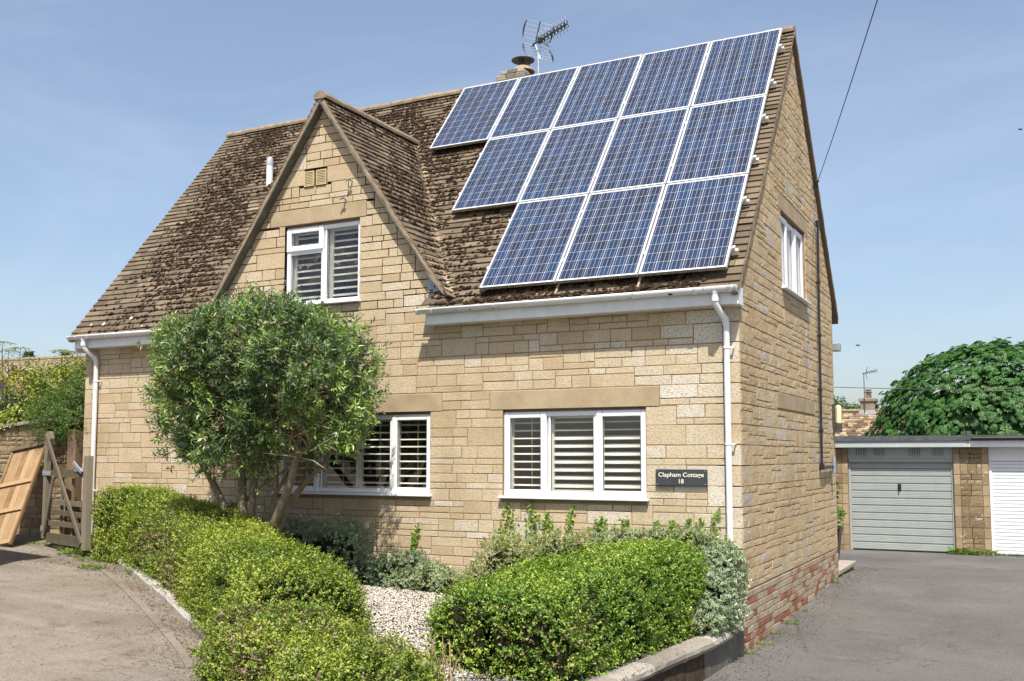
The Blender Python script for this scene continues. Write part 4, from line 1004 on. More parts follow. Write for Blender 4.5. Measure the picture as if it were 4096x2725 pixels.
def hedge(name, path, label, seed, dens, palette, dead=None, lump=.05, leaf=(.027, .0150), slen=.075, mat=M_LEAF, core_in=.05, k=8, tip=.0):
    """path rows: x, y, width, z bottom, z top"""
    R = np.random.default_rng(seed); path = np.array(path, float); m = 70; tt = np.linspace(0, len(path)-1, m)
    pr = np.stack([np.interp(tt, np.arange(len(path)), path[:, c]) for c in range(5)], -1)
    ker = np.array([1, 2, 3, 2, 1])/9
    for c in range(5): pr[2:-2, c] = np.convolve(pr[:, c], ker, 'valid')
    tg = np.gradient(pr[:, :2], axis=0); tg /= np.linalg.norm(tg, axis=1, keepdims=True); sd = np.stack([-tg[:, 1], tg[:, 0]], -1)
    ph = np.linspace(-.12, math.pi+.12, 34); e = 5.0
    cx = np.sign(np.cos(ph))*np.abs(np.cos(ph))**(2/e); cz = np.sign(np.sin(ph))*np.abs(np.sin(ph))**(2/e)
    # rounded ends
    dist = np.minimum(np.arange(m), np.arange(m)[::-1])/ (m*.055); endf = np.sqrt(np.clip(1-(1-np.clip(dist, 0, 1))**2, .0004, 1))
    def surf(off):
        G = np.zeros((m, 34, 3)); hw = (pr[:, 2]/2+off)*endf**.8; ht = (pr[:, 4]-pr[:, 3]+off)*(.80+.20*endf)
        G[..., 0] = pr[:, None, 0]+sd[:, None, 0]*hw[:, None]*cx; G[..., 1] = pr[:, None, 1]+sd[:, None, 1]*hw[:, None]*cx
        G[..., 2] = pr[:, None, 3]+ht[:, None]*np.clip(cz, -.05, 1)
        Q = G.reshape(-1, 3); dn = (vn3(Q, 2.3, seed)-.5)*2*lump+(vn3(Q, 6, seed+3)-.5)*lump
        cen = np.stack([np.repeat(pr[:, 0], 34), np.repeat(pr[:, 1], 34), np.repeat((pr[:, 3]+pr[:, 4])/2, 34)], -1)
        Q = Q+unit(Q-cen)*dn[:, None]; return Q.reshape(m, 34, 3)
    root = empty(name, (pr[m//2, 0], pr[m//2, 1], pr[m//2, 3]), label, 'hedge')
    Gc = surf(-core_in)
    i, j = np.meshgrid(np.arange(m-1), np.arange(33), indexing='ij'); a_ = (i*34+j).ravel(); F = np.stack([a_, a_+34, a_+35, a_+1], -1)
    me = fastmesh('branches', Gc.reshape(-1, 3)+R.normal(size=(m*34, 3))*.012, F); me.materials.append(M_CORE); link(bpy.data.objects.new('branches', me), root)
    G = surf(0); _, _, area = grid_samples(G, 10, R); n = int(area*dens*1.35)
    P, Nn, _ = grid_samples(G, n, R); cen = P.mean(0)
    P = P-Nn*0  # normals orientation
    ctr = pr[np.argmin(((P[:, None, :2]-pr[None, :, :2])**2).sum(-1), 1)]; outv = np.stack([P[:, 0]-ctr[:, 0], P[:, 1]-ctr[:, 1], P[:, 2]-(ctr[:, 3]+ctr[:, 4])/2], -1)
    Nn = np.where((Nn*outv).sum(-1, keepdims=True) < 0, -Nn, Nn)
    kp_ = R.random(n) < np.clip(.45+1.6*(vn3(P, 4.2, seed+21)-.32), .25, 1); P, Nn = P[kp_], Nn[kp_]; n = len(P)
    P = P-Nn*(np.abs(R.normal(0, .045, n))+.008-np.where(R.random(n) < .04, .05, 0))[:, None]
    Dd = Nn*.7+np.array([0, 0, .55])+R.normal(size=(n, 3))*.45
    B, d, up, ln, wd, ix = sprigs(P, Dd, R, k, slen, leaf[0], leaf[1])
    u = np.clip(.45*vn3(P, 1.6, seed+7)+.25*vn3(P, 5.5, seed+9)+.30*R.random(n), 0, 1)[ix]+R.normal(0, .15, len(ix))
    # young leaves at the shoot tips are yellower
    t_ = np.tile(np.linspace(0, 1, k), n); u = u+tip*(t_-.4)
    col = pal(np.clip(u, 0, 1), palette)
    if dead is not None:
        dm = dead(P); sel = (R.random(n) < dm)[ix] & (R.random(len(ix)) < .75); bc = pal(R.random(len(ix)), [(0, (.12, .075, .035)), (.6, (.27, .19, .11)), (1, (.42, .34, .22))]); col[sel] = bc[sel]
    foliage_obj('foliage', B, d, up, ln, wd, col, mat, root)
    mb = MB()
    for q in R.choice(n, 150):
        p = P[q]; e_ = p+unit(Dd[q]+R.normal(size=3)*.5)*R.uniform(.05, .13); mb.tube([tuple(p-Nn[q]*.08), tuple(p), tuple(e_)], [.004, .003, .0015], 4)
    mb.build('twigs', M_TWIG, root, kind='stuff')
    return root
BOX = [(0, (.025, .060, .010)), (.3, (.075, .155, .018)), (.55, (.17, .275, .030)), (.8, (.33, .42, .050)), (1, (.46, .50, .095))]
BOXY = [(0, (.028, .058, .010)), (.3, (.085, .145, .018)), (.55, (.19, .265, .030)), (.8, (.35, .39, .050)), (1, (.48, .47, .10))]

KPX = [(470, 2262), (530, 2306), (605, 2364), (680, 2432), (755, 2508), (833, 2590), (890, 2668), (960, 2742), (1050, 2820)]
# ------------------------------------------------------------------ garden
GAR = lambda x: -.235-.047*x
def onG(u, v):
    z = 0.
    for _ in range(60): p = onZ(u, v, z); z = .5*z+.5*float(gz(p[0], p[1]))
    return p
kp = np.array([onG(u, v)[:2] for u, v in KPX])
def garden():
    poly = [(-9.0, -.02), (-.02, -.02), (-.03, -1.5), (-.16, -3.4), (-.25, -4.6), (-1.0, -5.2), (-2.2, -4.75)]+[(p[0]+.05, p[1]+.07) for p in kp[::-1]]
    cx_, cy_ = -4.2, -1.9; mb = MB()
    def zz(x, y): return GAR(x)
    rings = 7; vs_ = []; n = len(poly)
    fine = []
    for p, q in zip(poly, poly[1:]+poly[:1]):
        for i in range(6): fine.append((p[0]+(q[0]-p[0])*i/6, p[1]+(q[1]-p[1])*i/6))
    n = len(fine)
    for r in range(1, rings+1):
        f_ = r/rings
        for p in fine: x, y = cx_+(p[0]-cx_)*f_, cy_+(p[1]-cy_)*f_; vs_.append((x, y, min(zz(x, y), 9 if r < rings-1 else float(gz(x, y))+(.06 if x < -2.3 else 9))+rnd.uniform(-.012, .012)-(.0 if r < rings else .03)))
    vs_.append((cx_, cy_, zz(cx_, cy_))); fs_ = [(len(vs_)-1, i, (i+1) % n) for i in range(n)]
    for r in range(rings-1): fs_ += [(r*n+i, (r+1)*n+i, (r+1)*n+(i+1) % n, r*n+(i+1) % n) for i in range(n)]
    base = len(vs_); vs_ += [(p[0], p[1], -.8) for p in fine]; fs_ += [((rings-1)*n+i, base+i, base+(i+1) % n, (rings-1)*n+(i+1) % n) for i in range(n)]
    mb.add(vs_, fs_); mb.build('garden_bed', M_SOIL, None, kind='structure')
garden()
def pebbles(name, pts, rmin, rmax, mat, label, cat, squash=.6, **kw):
    n = len(pts); R = np.random.default_rng(len(pts)); q = rdir(n, R)*np.array([.5, .5, 1]); q[:, 2] = np.abs(q[:, 2])+.5; nz_ = unit(q); a_ = unit(np.cross(nz_, rdir(n, R))); b_ = np.cross(nz_, a_)
    OV = np.array([[1, 0, 0], [.2, .9, .1], [-.9, .3, 0], [-.3, -.8, .1], [.1, .1, 1], [0, -.1, -1]])
    OF = np.array([[0, 1, 4], [1, 2, 4], [2, 3, 4], [3, 0, 4], [1, 0, 5], [2, 1, 5], [3, 2, 5], [0, 3, 5]])
    loc = OV[None]*(1+R.uniform(-.35, .35, (n, 6, 3)))*R.uniform(rmin, rmax, n)[:, None, None]; loc[..., 2] *= squash
    V = np.einsum('nij,njk->nik', loc, np.stack([a_, b_, nz_], 1))+pts[:, None, :]
    F = (OF[None]+(np.arange(n)*6)[:, None, None]).reshape(-1, 3)
    me = fastmesh(name, V.reshape(-1, 3), F, tint=np.repeat(R.random(n), 8)); me.materials.append(mat); o = bpy.data.objects.new(name, me); link(o); tag(o, label, cat, kind='stuff', **kw); return o
R7 = np.random.default_rng(77)
def in_poly(x, y, poly):
    ins = np.zeros(len(x), bool)
    for (x1, y1), (x2, y2) in zip(poly, poly[1:]+poly[:1]):
        c_ = ((y1 > y) != (y2 > y)) & (x < (x2-x1)*(y-y1)/(y2-y1+1e-12)+x1); ins ^= c_
    return ins
gp = [(-5.0, -.75), (-3.0, -.55), (-1.9, -.8), (-1.2, -3.2), (-1.1, -4.2), (-2.6, -4.0), (-4.0, -2.3)]
X = R7.uniform(-5.2, -1, 42000); Y = R7.uniform(-4.4, -.4, 42000); k = in_poly(X, Y, gp); X, Y = X[k], Y[k]
pebbles('white_gravel', np.stack([X, Y, GAR(X)+.010+R7.uniform(0, .016, len(X))], -1), .008, .018, M_GRAVEL, 'pale gravel covering the bed between the hedges', 'gravel')
X = R7.uniform(-1.2, -.12, 4500); Y = R7.uniform(-4.8, -1.2, 4500); pebbles('grey_chippings', np.stack([X, Y, np.full(len(X), -.222)+.047*-X+R7.uniform(0, .02, len(X))], -1), .008, .02, M_GREYCHIP, 'grey stone chippings between right hedge and planter coping', 'gravel')

# hedges
deadL = lambda P: np.clip((vn3(P, 1.1, 91)-.42)*2.6, 0, 1)*np.clip((-P[:, 0]-4.2)/3.0, .12, 1)*np.clip(1.15-(P[:, 2]-(.2-.09*P[:, 0]-.75))/.85, .10, 1)
pathL = [(-9.35, -.25, .42, .1, .98), (-8.85, -.27, .48, .06, 1.0), (-8.3, -.34, .62, .04, 1.0), (-7.5, -.66, .86, .0, .92), (-6.45, -1.20, .98, -.05, .81), (-5.5, -1.80, 1.0, -.1, .71), (-4.65, -2.38, 1.02, -.15, .62), (-3.87, -2.92, 1.02, -.2, .54), (-3.2, -3.38, 1.0, -.22, .48), (-2.85, -3.62, .95, -.22, .45)]
hedge('box_hedge', pathL, 'long box hedge with brown patches behind the kerb, running from gate to gravel', 101, 560, BOXY, deadL, .11, tip=.25, k=10, slen=.11)
deadR = lambda P: np.clip((vn3(P, 1.4, 55)-.5)*2.2, 0, 1)*np.clip((.45-P[:, 2])/.5, .04, 1)
pathR = [(-.80, -.42, 1.08, -.2, .60), (-.84, -1.1, 1.26, -.2, .57), (-.92, -2.0, 1.28, -.2, .53), (-.98, -2.9, 1.32, -.2, .47), (-1.05, -3.75, 1.25, -.2, .41)]
hedge('box_hedge', pathR, 'square-topped bright green box hedge inside the planter wall at right', 202, 600, BOX, deadR, .06, tip=.22, k=10, slen=.10)
deadF = lambda P: np.clip((vn3(P, 2.0, 75)-.5)*1.6, 0, .5)
pathF = [(-3.15, -4.10, .85, -.25, .24), (-2.5, -4.42, .95, -.25, .20), (-1.75, -4.75, .95, -.25, .12), (-1.05, -5.0, .8, -.25, .02)]
hedge('box_hedge', pathF, 'low unclipped box hedge nearest the camera in front of the gravel', 303, 560, BOXY, deadF, .13, tip=.25, k=10, slen=.11)

def shrub(name, blobs, label, cat, seed, n, k, slen, leaf, palette, mat=M_LEAF, up=.4, edge=None, core=True, group=None, shell=.35, dd=.75, zmin=None, ylim=None, parent=None, fold=.2):
    """blobs: (cx,cy,cz,rx,ry,rz); sprigs sit near the surface of their union"""
    R = np.random.default_rng(seed); B = np.array(blobs, float); vol = (B[:, 3]*B[:, 4]+B[:, 4]*B[:, 5]+B[:, 3]*B[:, 5]); p = vol/vol.sum()
    root = parent or empty(name, (B[:, 0].mean(), B[:, 1].mean(), (B[:, 2]-B[:, 5]).min()), label, cat, group)
    ii = R.choice(len(B), n*3, p=p); D = rdir(n*3, R); rr = 1-np.abs(R.normal(0, shell, n*3))*.5; P = B[ii, :3]+D*B[ii, 3:]*rr[:, None]
    P = P+unit(D)*((vn3(P, 3.2, seed)-.5)*.5*B[ii, 3:].min(1))[:, None]
    inside = np.zeros(len(P), int)
    for b in B: inside += (((P-b[:3])/(b[3:]*.80))**2).sum(1) < 1
    own = (((P-B[ii, :3])/(B[ii, 3:]*.80))**2).sum(1) < 1
    ok = (inside-own.astype(int)) <= 0
    if zmin is not None: ok &= P[:, 2] > zmin
    if ylim is not None: ok &= P[:, 1] < ylim
    P, D = P[ok][:n], D[ok][:n]; n = len(P)
    Dd = D*dd+np.array([0, 0, up])+R.normal(size=(n, 3))*.4
    Bp, d, upn, ln, wd, ix = sprigs(P, Dd, R, k, slen, leaf[0], leaf[1])
    u = np.clip(.55*vn3(P, 2.5, seed+5)+.45*R.random(n), 0, 1)[ix]+R.normal(0, .1, len(ix)); col = pal(np.clip(u, 0, 1), palette)
    if edge is not None:   # cream margins: a larger pale leaf lies under the green one
        ec = pal(R.random(len(ix)), edge); upu = unit(upn)
        foliage_obj('leaf_margin', Bp-unit(d)*(ln*.1)[:, None]-upu*.0012, d, upn, ln*1.22, wd*1.35, ec, mat, root, fold)
    foliage_obj('foliage', Bp, d, upn, ln, wd, col, mat, root, fold)
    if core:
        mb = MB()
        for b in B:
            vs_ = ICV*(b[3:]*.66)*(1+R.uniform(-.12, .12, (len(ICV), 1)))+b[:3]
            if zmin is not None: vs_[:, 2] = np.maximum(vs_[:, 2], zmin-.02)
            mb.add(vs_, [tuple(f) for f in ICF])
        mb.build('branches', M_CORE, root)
    return root
EUO = [(0, (.045, .10, .03)), (.5, (.09, .17, .045)), (1, (.18, .28, .06))]; CREAM = [(0, (.50, .54, .34)), (.6, (.70, .71, .48)), (1, (.78, .74, .44))]
YCREAM = [(0, (.52, .54, .26)), (.5, (.70, .67, .34)), (1, (.78, .70, .32))]
shrub('euonymus_shrub', [(-5.55, -.48, .34, .50, .34, .38), (-4.98, -.46, .36, .46, .34, .40), (-4.72, -.5, .08, .36, .30, .22), (-5.3, -.5, .1, .5, .34, .25)], 'dark silver-edged variegated shrub against the wall right of the tree stems', 'shrub', 401, 1500, 6, .07, (.030, .017), EUO, edge=[(0, (.32, .38, .29)), (1, (.50, .56, .44))], zmin=-.1)
shrub('euonymus_shrub', [(-4.2, -.30, .10, .36, .26, .26), (-4.45, -.34, .02, .25, .2, .16), (-3.95, -.3, .2, .2, .2, .16)], 'low shaded variegated clump at the wall foot left of the upright ivy', 'shrub', 402, 650, 6, .06, (.030, .018), EUO, edge=[(0, (.30, .36, .28)), (1, (.46, .52, .42))], zmin=-.12)
shrub('euonymus_shrub', [(-3.72, -.40, .02, .34, .28, .22), (-3.45, -.36, .0, .26, .22, .16), (-3.95, -.48, -.02, .22, .2, .14)], 'small cream and green clump behind the gravel below the upright ivy', 'shrub', 403, 700, 6, .06, (.028, .017), EUO, edge=CREAM, zmin=-.12)
shrub('euonymus_shrub', [(-2.55, -.45, .24, .48, .36, .40), (-2.05, -.38, .34, .40, .30, .34), (-2.85, -.5, .05, .35, .3, .25), (-1.75, -.30, .42, .30, .22, .24), (-2.3, -.62, .05, .6, .3, .25)], 'creamy yellow variegated shrub under the window, left of the right hedge', 'shrub', 404, 1900, 6, .06, (.026, .015), EUO, edge=YCREAM, zmin=-.15)
shrub('euonymus_shrub', [(-1.35, -.17, .52, .32, .15, .20), (-.95, -.15, .55, .30, .14, .18), (-.58, -.14, .56, .28, .14, .18), (-.28, -.14, .54, .20, .13, .18)], 'cream-edged variegated strip growing between the right hedge and the wall', 'shrub', 405, 900, 6, .06, (.028, .016), EUO, edge=CREAM, zmin=.2)
shrub('euonymus_shrub', [(-.10, -.42, .28, .18, .30, .28), (-.08, -.72, .10, .15, .28, .26), (-.10, -1.02, -.06, .13, .22, .15), (-.08, -.5, -.05, .17, .34, .20), (-.14, -.36, .46, .2, .22, .15)], 'white-edged variegated shrub hanging over the planter wall at the house corner', 'shrub', 406, 1300, 6, .065, (.034, .020), EUO, edge=[(0, (.55, .60, .44)), (.7, (.76, .78, .62)), (1, (.80, .80, .58))], zmin=-.22)
# ivy shoots on the wall
IVY = [(0, (.05, .11, .02)), (.4, (.13, .22, .03)), (.8, (.26, .34, .05)), (1, (.36, .40, .09))]
def ivy(x, z0, z1, wd, label, seed, n):
    R = np.random.default_rng(seed); root = empty('ivy_shoot', (x, -.02, z0), label, 'ivy', 'ivy shoots climbing the front wall')
    sx = lambda z: x+.03*np.sin(z*9+seed)
    mb = MB(); mb.tube([(float(sx(z)), -.012, float(z)) for z in np.linspace(z0-.15, z1-.03, 8)], [.006]*7+[.002], 5); mb.build('stem', M_TWIG, root)
    z = z0+(z1-z0)*R.random(n)**1.25; f_ = 1-.75*(z-z0)/(z1-z0); P = np.stack([sx(z)+R.normal(0, 1, n)*wd*f_*.5, -.015-np.abs(R.normal(0, .03, n))*f_-.005, z], -1)
    d = np.stack([R.normal(0, .8, n), -np.abs(R.normal(.2, .2, n)), R.normal(-.1, .8, n)], -1); nn = np.stack([R.normal(0, .4, n), -np.ones(n), R.normal(.4, .3, n)], -1)
    foliage_obj('leaves', P, d, nn, R.uniform(.026, .048, n), R.uniform(.026, .046, n), pal(np.clip(R.normal(.55, .25, n), 0, 1), IVY), M_LEAF, root, .12)
ivy(-4.08, .05, .68, .12, 'tall narrow column of yellow-green ivy on the wall between the two ground floor windows', 1, 150)
ivs = [(-2.80, .96, .22, 'leftmost ivy shoot under the right window, reaching up to its sill'), (-2.47, 1.0, .24, 'ivy shoot with its tip at the middle of the sill'), (-2.25, .86, .20, 'bright ivy shoot rising right of the tallest ones under the window'), (-1.97, .95, .12, 'thin upright ivy shoot reaching just under the sill at mid window'),
       (-1.60, .86, .18, 'ivy shoot below the right-hand sash of the right window'), (-1.33, .83, .22, 'ivy shoot just under the right end of the white sill'), (-.98, .80, .16, 'ivy shoot below the left edge of the name plate'), (-.78, .81, .15, 'ivy shoot below the middle of the name plate'), (-.56, .84, .10, 'ivy shoot below the right edge of the name plate'), (-.42, .85, .12, 'ivy shoot second left of the downpipe'), (-.28, .95, .10, 'tallest thin ivy shoot just left of the white downpipe')]
for i, (x, z1, wd, lb) in enumerate(ivs): ivy(x, .45, z1, wd, lb, 20+i, 75 if wd < .14 else 150)

# clipped evergreen tree
tr = empty('evergreen_tree', (-5.6, -1.25, .1), 'round clipped multi-stemmed evergreen tree standing in front of the wide window', 'tree')
def px(u, v, y): p = onY(u, v, y); return tuple(p)
Rt = random.Random(44)
stems = [[(915, 2080, -1.3, .055), (880, 1990, -1.3, .052), (830, 1890, -1.25, .048), (760, 1780, -1.2, .035), (700, 1640, -1.2, .025), (680, 1480, -1.2, .015)],
         [(968, 2110, -1.28, .066), (968, 1950, -1.25, .062), (962, 1800, -1.2, .055), (955, 1600, -1.15, .045), (960, 1400, -1.1, .03), (1000, 1290, -1.1, .015)],
         [(1000, 2110, -1.22, .058), (1012, 1960, -1.2, .055), (1030, 1830, -1.15, .045), (1090, 1650, -1.05, .03), (1100, 1450, -1.0, .018)],
         [(1078, 2130, -1.3, .07), (1130, 2020, -1.35, .062), (1165, 1920, -1.4, .055), (1190, 1800, -1.4, .045), (1215, 1650, -1.35, .034), (1240, 1500, -1.3, .022), (1250, 1350, -1.3, .012)],
         [(1105, 2130, -1.2, .06), (1150, 2030, -1.15, .05), (1220, 1930, -1.05, .042), (1300, 1850, -1.0, .032), (1370, 1720, -1.0, .02), (1420, 1600, -1.0, .012)],
         [(1085, 2060, -1.15, .03), (1095, 1990, -1.1, .028), (1135, 1920, -1.05, .024), (1180, 1850, -1.0, .015)],
         [(985, 2000, -1.2, .026), (1040, 1950, -1.15, .024), (1085, 1915, -1.1, .02), (1130, 1890, -1.1, .012)],
         [(1190, 1800, -1.4, .032), (1235, 1795, -1.5, .02), (1270, 1700, -1.6, .012)],
         [(1215, 1650, -1.35, .024), (1250, 1580, -1.4, .018), (1330, 1560, -1.5, .012)],
         [(760, 1780, -1.2, .026), (860, 1650, -1.2, .02), (900, 1500, -1.2, .012)],
         [(962, 1800, -1.2, .03), (880, 1700, -1.3, .02), (820, 1560, -1.4, .012)]]
mb = MB()
for st in stems: mb.tube([px(u, v, y) for u, v, y, r in st], [r*.86 for *_, r in st], 9)
mb.build('trunk', M_BARK, tr, True)
mb = MB()
for i in range(46):   # bare twigs low in the crown
    u0, v0 = Rt.uniform(1130, 1260), Rt.uniform(1640, 1840); a_ = Rt.uniform(-.4, 3.4); l_ = Rt.uniform(50, 150); y0 = Rt.uniform(-1.65, -1.3)
    p0, p1, p2 = px(u0, v0, y0), px(u0+l_*.5*math.cos(a_), v0-l_*.4*math.sin(a_), y0-.1), px(u0+l_*math.cos(a_), v0-l_*.7*math.sin(a_)+Rt.uniform(-10, 25), y0-.15)
    mb.tube([p0, p1, p2], [.008, .006, .003], 5)
for i in range(60):
    u0, v0 = Rt.uniform(660, 820), Rt.uniform(1480, 1840); a_ = Rt.uniform(1.2, 4.2); l_ = Rt.uniform(40, 110); y0 = Rt.uniform(-1.6, -1.1)
    mb.tube([px(u0, v0, y0), px(u0+l_*math.cos(a_), v0-l_*math.sin(a_)*.6, y0-.1)], [.006, .002], 4)
mb.build('twigs', M_TWIG, tr, kind='stuff')
def crown():
    R = np.random.default_rng(808)
    BL = np.array([(-5.55, -1.28, 2.68, 1.52, .86, .60), (-6.12, -1.25, 2.50, 1.02, .80, .62), (-4.82, -1.28, 2.50, .98, .80, .60), (-5.5, -1.3, 2.78, 1.15, .8, .56), (-6.32, -1.25, 2.05, .74, .62, .52), (-5.72, -1.35, 1.80, .72, .62, .52), (-5.1, -1.2, 1.98, .78, .62, .46), (-4.42, -1.25, 2.22, .58, .58, .50)])
    n = 9000; w_ = BL[:, 3]*BL[:, 5]+BL[:, 3]*BL[:, 4]; ii = R.choice(len(BL), n*2, p=w_/w_.sum()); D = rdir(n*2, R)
    rr = np.where(R.random(n*2) < .78, 1-np.abs(R.normal(0, .09, n*2)), R.uniform(.3, 1, n*2)); P = BL[ii, :3]+D*BL[ii, 3:]*rr[:, None]
    nc = 420; ci = R.integers(0, nc, n*2); cl_ = R.random(n*2) < .72; P = np.where(cl_[:, None], P[ci]+R.normal(0, .085, (n*2, 3)), P); D = np.where(cl_[:, None], D[ci], D)
    P += unit(D)*((vn3(P, 2.6, 12)-.5)*.34+(vn3(P, 7, 19)-.5)*.18+np.where(R.random(len(P)) < .05, .07, 0))[:, None]
    ins = np.zeros(len(P))
    for b in BL: ins += (((P-b[:3])/(b[3:]*.78))**2).sum(1) < 1
    P[:, 0] = -5.55+(P[:, 0]+5.55)*.95
    ok = ((ins < 1) | (R.random(len(P)) < .22)) & (P[:, 1] < -.22)
    # thin patches where stems and twigs show
    hole = vn3(P, 2.0, 33)+.5*vn3(P, 4.5, 36); uv = proj(P); thin = np.exp(-(((uv[:, 0]-1190)/150)**2+((uv[:, 1]-1760)/110)**2))
    ok &= R.random(len(P)) < np.clip(1.2-np.clip((hole-.78)*2.6, 0, .95)-.8*thin*(P[:, 1] < -1.2), 0, 1)
    P, D = P[ok][:n], D[ok][:n]; n = len(P)
    Dd = D*.6+np.array([0, 0, .45])+R.normal(size=(n, 3))*.5
    B, d, up, ln, wd, ix = sprigs(P, Dd, R, 9, .14, .074, .0195, spread=.75)
    u = np.clip(.5*vn3(P, 2.2, 15)+.5*R.random(n), 0, 1)[ix]+R.normal(0, .12, len(ix))
    young = (vn3(P, 1.7, 61) > .62) & (R.random(n) < .6); u[young[ix]] += .38
    col = pal(np.clip(u, 0, 1), [(0, (.042, .070, .034)), (.4, (.092, .142, .060)), (.65, (.165, .235, .085)), (.85, (.25, .37, .08)), (1, (.36, .48, .12))])
    dead = (R.random(n) < .05)[ix]; col[dead] = (.26, .20, .12)
    foliage_obj('crown', B, d, up, ln, wd, col, M_GLOSSY, tr, .18)
    mb = MB(); R_ = random.Random(2)
    for i in range(520):   # fine branches inside the crown
        q = P[R_.randrange(n)]; c_ = BL[R_.randrange(len(BL))][:3]; dv = np.array(c_)-q; L_ = np.linalg.norm(dv); e_ = q+dv/L_*min(L_, R_.uniform(.25, .6))
        mb.tube([tuple(q+(q-e_)*.08), tuple((q+e_)/2+np.array([0, 0, -.03])), tuple(e_)], [.0025, .005, .008], 4)
    mb.build('branchlets', M_BARK, tr, kind='stuff')
crown()

# dead twigs at the gap between low hedge and right hedge
tw = empty('dead_twigs', (-1.3, -4.35, -.2), 'clump of bare grey twigs and dead leaves between low hedge and right hedge', 'twigs')
mb = MB()
for i in range(38):
    x = Rt.uniform(-1.65, -.95); y = Rt.uniform(-4.5, -4.15); h = Rt.uniform(.15, .45); lx, ly = Rt.uniform(-.2, .2), Rt.uniform(-.15, .1)
    mb.tube([(x, y, -.2), (x+lx*.4, y+ly*.4, -.2+h*.5), (x+lx, y+ly, -.2+h)], [.007, .005, .002], 5)
mb.build('stems', M_TWIG, tw, kind='stuff')
n = 260; P = np.stack([R7.uniform(-1.6, -.95, n), R7.uniform(-4.65, -4.2, n), R7.uniform(-.2, .1, n)], -1)
foliage_obj('dead_leaves', P, rdir(n, R7), rdir(n, R7), R7.uniform(.02, .04, n), R7.uniform(.01, .02, n), pal(R7.random(n), [(0, (.25, .15, .07)), (1, (.50, .38, .22))]), M_LEAF, tw)

# planter wall and its coping
pw2 = empty('planter_wall', (-.1, -2.3, -.5), 'low grey planter wall with rounded stone coping along the right drive', 'wall')
def pwx(y): return .0+np.interp(-y, [0, 1.3, 3.4, 5.6], [0, -.02, -.2, -.42])
yy = [-.02, -.62, -1.28, -1.95, -2.62, -3.3, -4.0, -4.7, -5.4]
for a_, b_ in zip(yy[:-1], yy[1:]):
    fm = lambda u, d, z: (pwx(u)-d, u, z)
    mb = MB(); mb.bbox(b_+.003, a_-.003, .0, .14, -.75, -.285, .006, fm); mb.build('wall_block', M_CONC, pw2)
for i, (a_, b_) in enumerate(zip(yy[:-1], yy[1:])):
    mb = MB()
    if i == 0: mb.bbox(b_+.003, a_-.003, -.002, .16, -.283, -.19, .01, fm)
    else:
        mb.curt = rnd.random(); prof = [(-.045, -.283), (-.058, -.25), (-.05, -.215), (-.02, -.192), (.05, -.185), (.14, -.19), (.18, -.205), (.18, -.283)]
        m_ = len(prof); ys_ = np.linspace(b_+.004, a_-.004, 6); vs_ = [(pwx(y)-p[0]+rnd.uniform(-.004, .004), y, p[1]+rnd.uniform(-.004, .004)) for y in ys_ for p in prof]
        mb.add(vs_, [(q*m_+j, q*m_+(j+1) % m_, (q+1)*m_+(j+1) % m_, (q+1)*m_+j) for q in range(5) for j in range(m_)]+[tuple(range(m_)), tuple(range(6*m_-1, 5*m_-1, -1))])
    mb.build('coping_stone', M_KERB, pw2)
# loose block in the chippings
mb = MB(); mb.lathe((-.52, -3.05, -.26), [(.13, 0), (.14, .06), (.13, .14), (.09, .2), (.0, .23)], 12); mb.build('garden_stone', M_KERB, None, True, label='rounded pale stone standing in the chippings at the foot of the right hedge', cat='stone')
# kerb along the left drive
kb = empty('stone_kerb', (-5.8, -2.5, -.1), 'worn stone kerb along the left drive in front of the long hedge', 'kerb')
for i in range(len(kp)-1):
    a_, b_ = kp[i], kp[i+1]; L_ = np.linalg.norm(b_-a_); t_ = (b_-a_)/L_; nn = np.array([-t_[1], t_[0]]); mb = MB(); mb.curt = rnd.random()
    za, zb_ = float(gz(*a_)), float(gz(*b_)); tz = rnd.uniform(.085, .115)
    def fm(u, d, z): p = a_+t_*u-nn*(-d); q = za+(zb_-za)*u/L_; return (p[0], p[1], q+z)
    m_ = 5; us = np.linspace(.006, L_-.006, m_); prof = [(0, -.1), (-.005, tz*.6), (.02, tz*.95), (.06, tz), (.13, tz*.9), (.13, -.1)]; k_ = len(prof)
    vs_ = [fm(u, p[0]+rnd.uniform(-.008, .008), p[1]+rnd.uniform(-.008, .008)) for u in us for p in prof]
    mb.add(vs_, [(q*k_+j, q*k_+(j+1) % k_, (q+1)*k_+(j+1) % k_, (q+1)*k_+j) for q in range(m_-1) for j in range(k_)]+[tuple(range(k_)), tuple(range(m_*k_-1, (m_-1)*k_-1, -1))])
    if i in (5,): continue      # this stone is buried under the foliage
    mb.build('kerb_stone', M_KERB, kb)
# lower edging strip at the drive side of the kerb
mb = MB(); pts = [(p[0]-.16, p[1]-.22, float(gz(p[0]-.16, p[1]-.22))) for p in kp[:7]]
strip(mb, pts, [(-.02, -.03, .012), (.02, .03, .02), (.025, .035, -.03), (-.02, -.03, -.03)]); mb.build('edging_strip', M_ASPH, None, label='flat mortar edging strip in the drive surface just outside the kerb', cat='edging')

